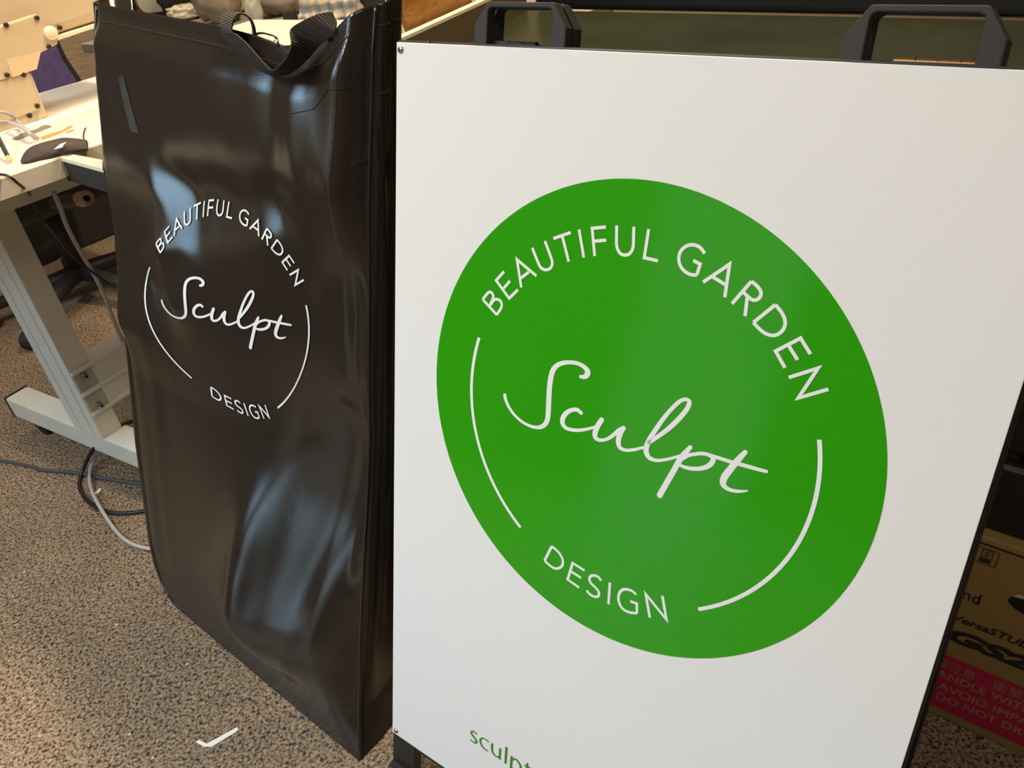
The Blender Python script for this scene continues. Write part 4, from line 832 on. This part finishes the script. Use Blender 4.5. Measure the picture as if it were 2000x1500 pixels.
tag(b.build('plaid_cloth', 'plaid', smooth=True), 'blue and cream plaid cloth draped behind the worktable', 'cloth')

# ================================================================ GREEN CUTTING TABLE BEHIND THE SIGN
CZ = .74
ra, rb_ = at_z(785, 76, .80), at_z(930, 10, .80); RD = unit(rb_-ra); RNn = V([RD[1], -RD[0], 0])     # RNn points over the bed
bk0, bk1 = at_z(1130, 22, CZ), at_z(2000, 40, CZ); BKD = unit(bk1-bk0)
def isect(p, d, q, e):
    A = np.array([[d[0], -e[0]], [d[1], -e[1]]]); s_ = np.linalg.solve(A, (q-p)[:2]); return p+d*s_[0]
pf = S(0, B1)-RN*.17; pf = V([pf[0], pf[1], CZ])
raz = V([ra[0], ra[1], CZ])
c_fl = isect(raz, RD, pf, SU); c_bl = isect(raz, RD, bk0, BKD); c_fr = c_fl+SU*1.75; c_br = c_bl+BKD*1.8
cut = thing('cutting_table', 'long cutting table with dark green bed behind the sign handles', 'table', (c_fl+c_br)/2*V([1, 1, 0]))
b = MB(); b.prism([c_fl, c_fr, c_br, c_bl], -Zv*.03); b.build('bed', 'bed', cut)
b = MB(); b.box(V([c_fl[0], c_fl[1], CZ-.05])-RNn*.018, RD*np.linalg.norm(c_bl-c_fl), RNn*.018, Zv*(.80-CZ+.05-.004)); b.build('side_rail', 'rail', cut, label='brown side rail')
b = MB(); b.box(V([c_fl[0], c_fl[1], .796])-RNn*.020, RD*(np.linalg.norm(c_bl-c_fl)), RNn*.020, Zv*.006); b.build('rail_cap', 'cream_light', cut, label='cream cap of the side rail')
for q in (c_fl+SU*.06-RN*.06, c_fl+SU*1.6-RN*.08, c_bl+BKD*.08+RN*.06, c_bl+BKD*1.6+RN*.08):
    b = MB(); b.cbox(V([q[0], q[1], (CZ-.03)/2]), SU, RN, Zv, .025, .025, (CZ-.03)/2); b.build('leg', 'black_metal', cut)
s0, s1 = at_z(838, 76, CZ+.001), at_z(910, 52, CZ+.001); sd_ = unit(s1-s0)
b = MB(); b.prism([at_z(836, 76, CZ+.0006), at_z(860, 78, CZ+.0006), at_z(912, 55, CZ+.0006), at_z(909, 50, CZ+.0006)], Zv*.004); tag(b.build('wood_strip', 'brown'), 'thin reddish brown strip lying along the left rail of the cutting table', 'strip')
b = MB(); o = V([c_bl[0], c_bl[1], CZ+.001])+BKD*.02
b.box(o, BKD*1.75, -RN*.16, Zv*.34); pbm = b.build('gantry', 'black_metal', bevel=.015, seg=4); tag(pbm, 'black machine beam standing along the back of the green cutting table', 'machine')
# leaning plywood board outside the rail
wb0 = V([ra[0], ra[1], .80])-RNn*.035; 
pts = [at_plane(x, y, wb0, RNn) for x, y in ((803, 66), (921, 19), (924, -70), (772, -60), (779, 8))]
b = MB(); b.prism(pts, -RNn*.012); tag(b.build('plywood_board', 'osb'), 'orange brown plywood board standing beyond the cream rail', 'board')

# ================================================================ CARDBOARD BOX AND STAND RIGHT OF THE SIGN
XS = V([math.cos(math.radians(-42)), math.sin(math.radians(-42)), 0]); XN = V([XS[1], -XS[0], 0]); XA = at_z(1800, 1385, 0)
def bx(s_, z, off=0.0): return XA+XS*s_+Zv*z+XN*off
cbox_ = thing('cardboard_box', 'brown cardboard carton with red warning band on the floor right of the sign', 'box', bx(.13, 0)-XN*.12)
b = MB(); b.box(bx(-.12, 0)-XN*.24, XS*.55, XN*.24, Zv*.356); ctn = b.build('carton', 'card', cbox_, bevel=.003)
b = MB(); b.box(bx(-.118, .345, .0002), XS*.546, XN*.0006, Zv*.002); b.build('lid_seam', 'card_ink', cbox_)
b = MB(); b.prism([bx(-.118, .018, .0003), bx(.42, .026, .0003), bx(.42, .134, .0003), bx(-.118, .132, .0003)], XN*.0003); b.build('warning_band', 'card_red', ctn, label='red printed warning band')
def text(body, name, s0, z0, hgt, width, m, shear=0, bold=0, off=.0009, slope=0.0, parent=None):
    c = bpy.data.curves.new(name, 'FONT'); c.body = body; c.shear = shear; c.offset = bold; c.resolution_u = 3
    o = bpy.data.objects.new(name, c); COL.objects.link(o); dg = bpy.context.evaluated_depsgraph_get(); me = bpy.data.meshes.new_from_object(o.evaluated_get(dg))
    bpy.data.objects.remove(o)
    vs = np.array([v.co[:] for v in me.vertices]); mn_, mx_ = vs.min(0), vs.max(0); ht = mx_[1] if body[0] not in '取衝注' else mx_[1]
    b = MB(); b.add([bx(s0+(x-mn_[0])/(mx_[0]-mn_[0])*width, z0+y/ht*hgt+slope*((x-mn_[0])/(mx_[0]-mn_[0])*width), off) for x, y, _ in vs], [tuple(p.vertices) for p in me.polygons])
    return b.build(name, m, parent or ctn, recalc=False)
text('Roland', 'box_lettering', -.032, .2455, .0185, .058, 'card_ink', bold=.006)
text('VersaSTUDIO', 'box_lettering', .004, .2030, .0125, .108, 'card_ink', shear=.25, bold=.02, slope=0)
text('GS2', 'box_lettering', .002, .1650, .0245, .099, 'card_ink', shear=.3, bold=.055, slope=0)
text('HANDLE WITH CARE', 'warning_lettering', -.008, .0850, .0145, .180, 'card_gold', bold=.018, slope=.03)
text('AVOID IMPACT', 'warning_lettering', .010, .0610, .0145, .136, 'card_gold', bold=.018, slope=.03)
text('DO NOT DROP', 'warning_lettering', .012, .0385, .0145, .130, 'card_gold', bold=.018, slope=.03)
text('取扱注意', 'warning_lettering', -.018, .1060, .018, .066, 'card_gold', slope=.02)
text('衝撃厳禁', 'warning_lettering', .068, .1080, .018, .070, 'card_gold', slope=.02)
# pictogram: framed little box symbol
b = MB()
def line(s0, z0, s1, z1, w=.0008):
    d = unit([s1-s0, z1-z0]); n_ = V([-d[1], d[0]])*w/2; b.add([bx(s0+n_[0], z0+n_[1], .0009), bx(s1+n_[0], z1+n_[1], .0009), bx(s1-n_[0], z1-n_[1], .0009), bx(s0-n_[0], z0-n_[1], .0009)], [(0, 1, 2, 3)])
for q in ((-.03, .340, .0295, .340), (.0295, .340, .0295, .315), (.0295, .315, -.03, .315), (.0120, .338, .0240, .338), (.0125, .338, .0125, .325), (.0235, .338, .0235, .325), (.0125, .325, .0235, .325), (.0165, .335, .0165, .328), (.0165, .335, .0195, .3345), (.0195, .3345, .0195, .3285), (.0165, .328, .0195, .3285), (.0165, .3315, .0195, .3315)): line(*q)
b.add([bx(s_, z, .0009) for s_, z in ((.0115, .3235), (.0235, .3235), (.0235, .3175), (.0115, .3175))], [(0, 1, 2, 3)]); b.build('pictogram', 'card_ink', ctn, recalc=False)
# torn hand hole
b = MB(); hp = catmull([(.053, .275), (.057, .281), (.068, .283), (.085, .282), (.10, .276), (.102, .266), (.09, .259), (.072, .2585), (.060, .263), (.053, .270), (.053, .275)], 4)[:-1]
b.prism([bx(q[0], q[1], .0003) for q in hp], XN*.0004); b.build('hand_hole', 'card_dark', ctn)
b = MB(); b.prism([bx(q[0], q[1], .0004) for q in ((.056, .281), (.060, .287), (.072, .286), (.09, .287), (.085, .282), (.068, .283))], XN*.0012); b.build('torn_flap', 'card_torn', ctn)
# black stand resting on the carton
std = thing('machine_stand', 'glossy black stand with a round bolt above the cardboard carton', 'stand', bx(.12, .357)-XN*.06)
b = MB(); b.box(bx(-.08, .358)-XN*.16, XS*.45, XN*.15, Zv*.10); b.build('base_block', 'black_metal', std, bevel=.012, seg=3)
b = MB(); b.box(bx(-.08, .459)-XN*.14, XS*.45, XN*.11, Zv*.22); b.build('upper_block', 'black_metal', std, bevel=.008, seg=3)
c = at_plane(1977, 897, bx(0, 0)-XN*.03, XN)
b = MB(); b.lathe(c, XN, [(.0075, -.004), (.0075, .002), (.0055, .003), (.0050, .0015), (.0040, .0015), (.0035, .003), (.0005, .003)], 24); b.build('bolt', 'dark_screw', std)

# ================================================================ CEILING LAMPS
def lamp(name, label, c, d, length, power, col, w=.12, temp=None):
    d = unit(d); s_ = V([-d[1], d[0], 0]); c = V(c, float)
    t = thing(name, label, 'lamp', c, 'ceiling lamps')
    b = MB(); b.cbox(c+Zv*.035, d, s_, Zv, length/2+.03, w/2+.02, .03); b.build('housing', 'lamp_body', t, bevel=.006)
    b = MB(); b.cbox(c+Zv*.001, d, s_, Zv, length/2, w/2, .004); b.build('diffuser', emit_mat('lamp_diffuser', col, 2.0), t)
    b = MB(); b.cyl(c+Zv*.065, V([c[0], c[1], H]), .008, 8); b.build('drop_rod', 'lamp_body', t)
    L = bpy.data.lights.new(name+'_light', 'AREA'); L.shape = 'RECTANGLE'; L.size = length; L.size_y = w; L.energy = power; L.color = col
    o = bpy.data.objects.new(name+'_light', L); COL.objects.link(o); o.parent = t; o.location = (0, 0, -.006)
    o.rotation_euler = (0, 0, math.atan2(d[1], d[0]))
    return t
lamp('ceiling_lamp', 'warm strip lamp above the sewing table and bag', (.25, 1.75, 2.55), E, 1.2, 75, (1.0, .78, .50))
lamp('ceiling_lamp', 'warm strip lamp over the back bench', (-1.1, 2.9, 2.55), E, 1.2, 22, (1.0, .80, .55))
lamp('ceiling_lamp', 'neutral strip lamp over the open floor left of the sign', (-1.3, .1, 2.55), (0, 1, 0), 1.2, 52, (1.0, .90, .77))
lamp('ceiling_lamp', 'added neutral fill lamp over the floor in front of the sign', (.35, -1.0, 2.55), E, 1.2, 11, (1.0, .94, .86))  # unseen fill lamp, added to brighten the right side of the sign

def portal(name, c, normal, sx_, sy_):
    L = bpy.data.lights.new(name, 'AREA'); L.shape = 'RECTANGLE'; L.size = sx_; L.size_y = sy_; L.cycles.is_portal = True
    o = bpy.data.objects.new(name, L); COL.objects.link(o); o.location = c
    o.rotation_euler = Vector(normal).to_track_quat('-Z', 'Y').to_euler(); return o
portal('portal_door', (X0-.02, (DY0+DY1)/2, DZ/2), (1, 0, 0), DY1-DY0, DZ)
portal('portal_window_side', (X0-.02, (WY0+WY1)/2, (WZ0+WZ1)/2), (1, 0, 0), WY1-WY0, WZ1-WZ0)
# ---------------------------------------------------------------- sky
w = bpy.data.worlds.new('daylight'); sc.world = w; w.use_nodes = True; nt = w.node_tree; bg = nt.nodes['Background']
tc = nt.nodes.new('ShaderNodeTexCoord'); sp = nt.nodes.new('ShaderNodeSeparateXYZ'); nt.links.new(tc.outputs['Generated'], sp.inputs[0])
rp = nt.nodes.new('ShaderNodeValToRGB'); el = rp.color_ramp.elements
el[0].position = 0.0; el[0].color = (.078, .071, .060, 1)
el[1].position = 1.0; el[1].color = (.44, .70, 1.0, 1)
e_ = el.new(.30); e_.color = (.088, .086, .080, 1); e_ = el.new(.36); e_.color = (.48, .73, 1.0, 1)
nt.links.new(sp.outputs['Z'], rp.inputs['Fac']); nt.links.new(rp.outputs['Color'], bg.inputs['Color']); bg.inputs['Strength'].default_value = 8.0

# ---------------------------------------------------------------- camera
cd = bpy.data.cameras.new('camera'); cam = bpy.data.objects.new('camera', cd); COL.objects.link(cam)
cd.sensor_width = 36; cd.sensor_fit = 'HORIZONTAL'; cd.lens = F/2000*36; cd.clip_start = .02
cam.matrix_world = Matrix(((RX[0], UP[0], -FW[0], CAM[0]), (RX[1], UP[1], -FW[1], CAM[1]), (RX[2], UP[2], -FW[2], CAM[2]), (0, 0, 0, 1)))
sc.camera = cam
vs_ = sc.view_settings; vs_.view_transform = 'Standard'; vs_.look = 'None'; vs_.exposure = 0.0; vs_.gamma = 1; vs_.use_curve_mapping = False
sc.cycles.use_denoising = True
sc.cycles.max_bounces = 8
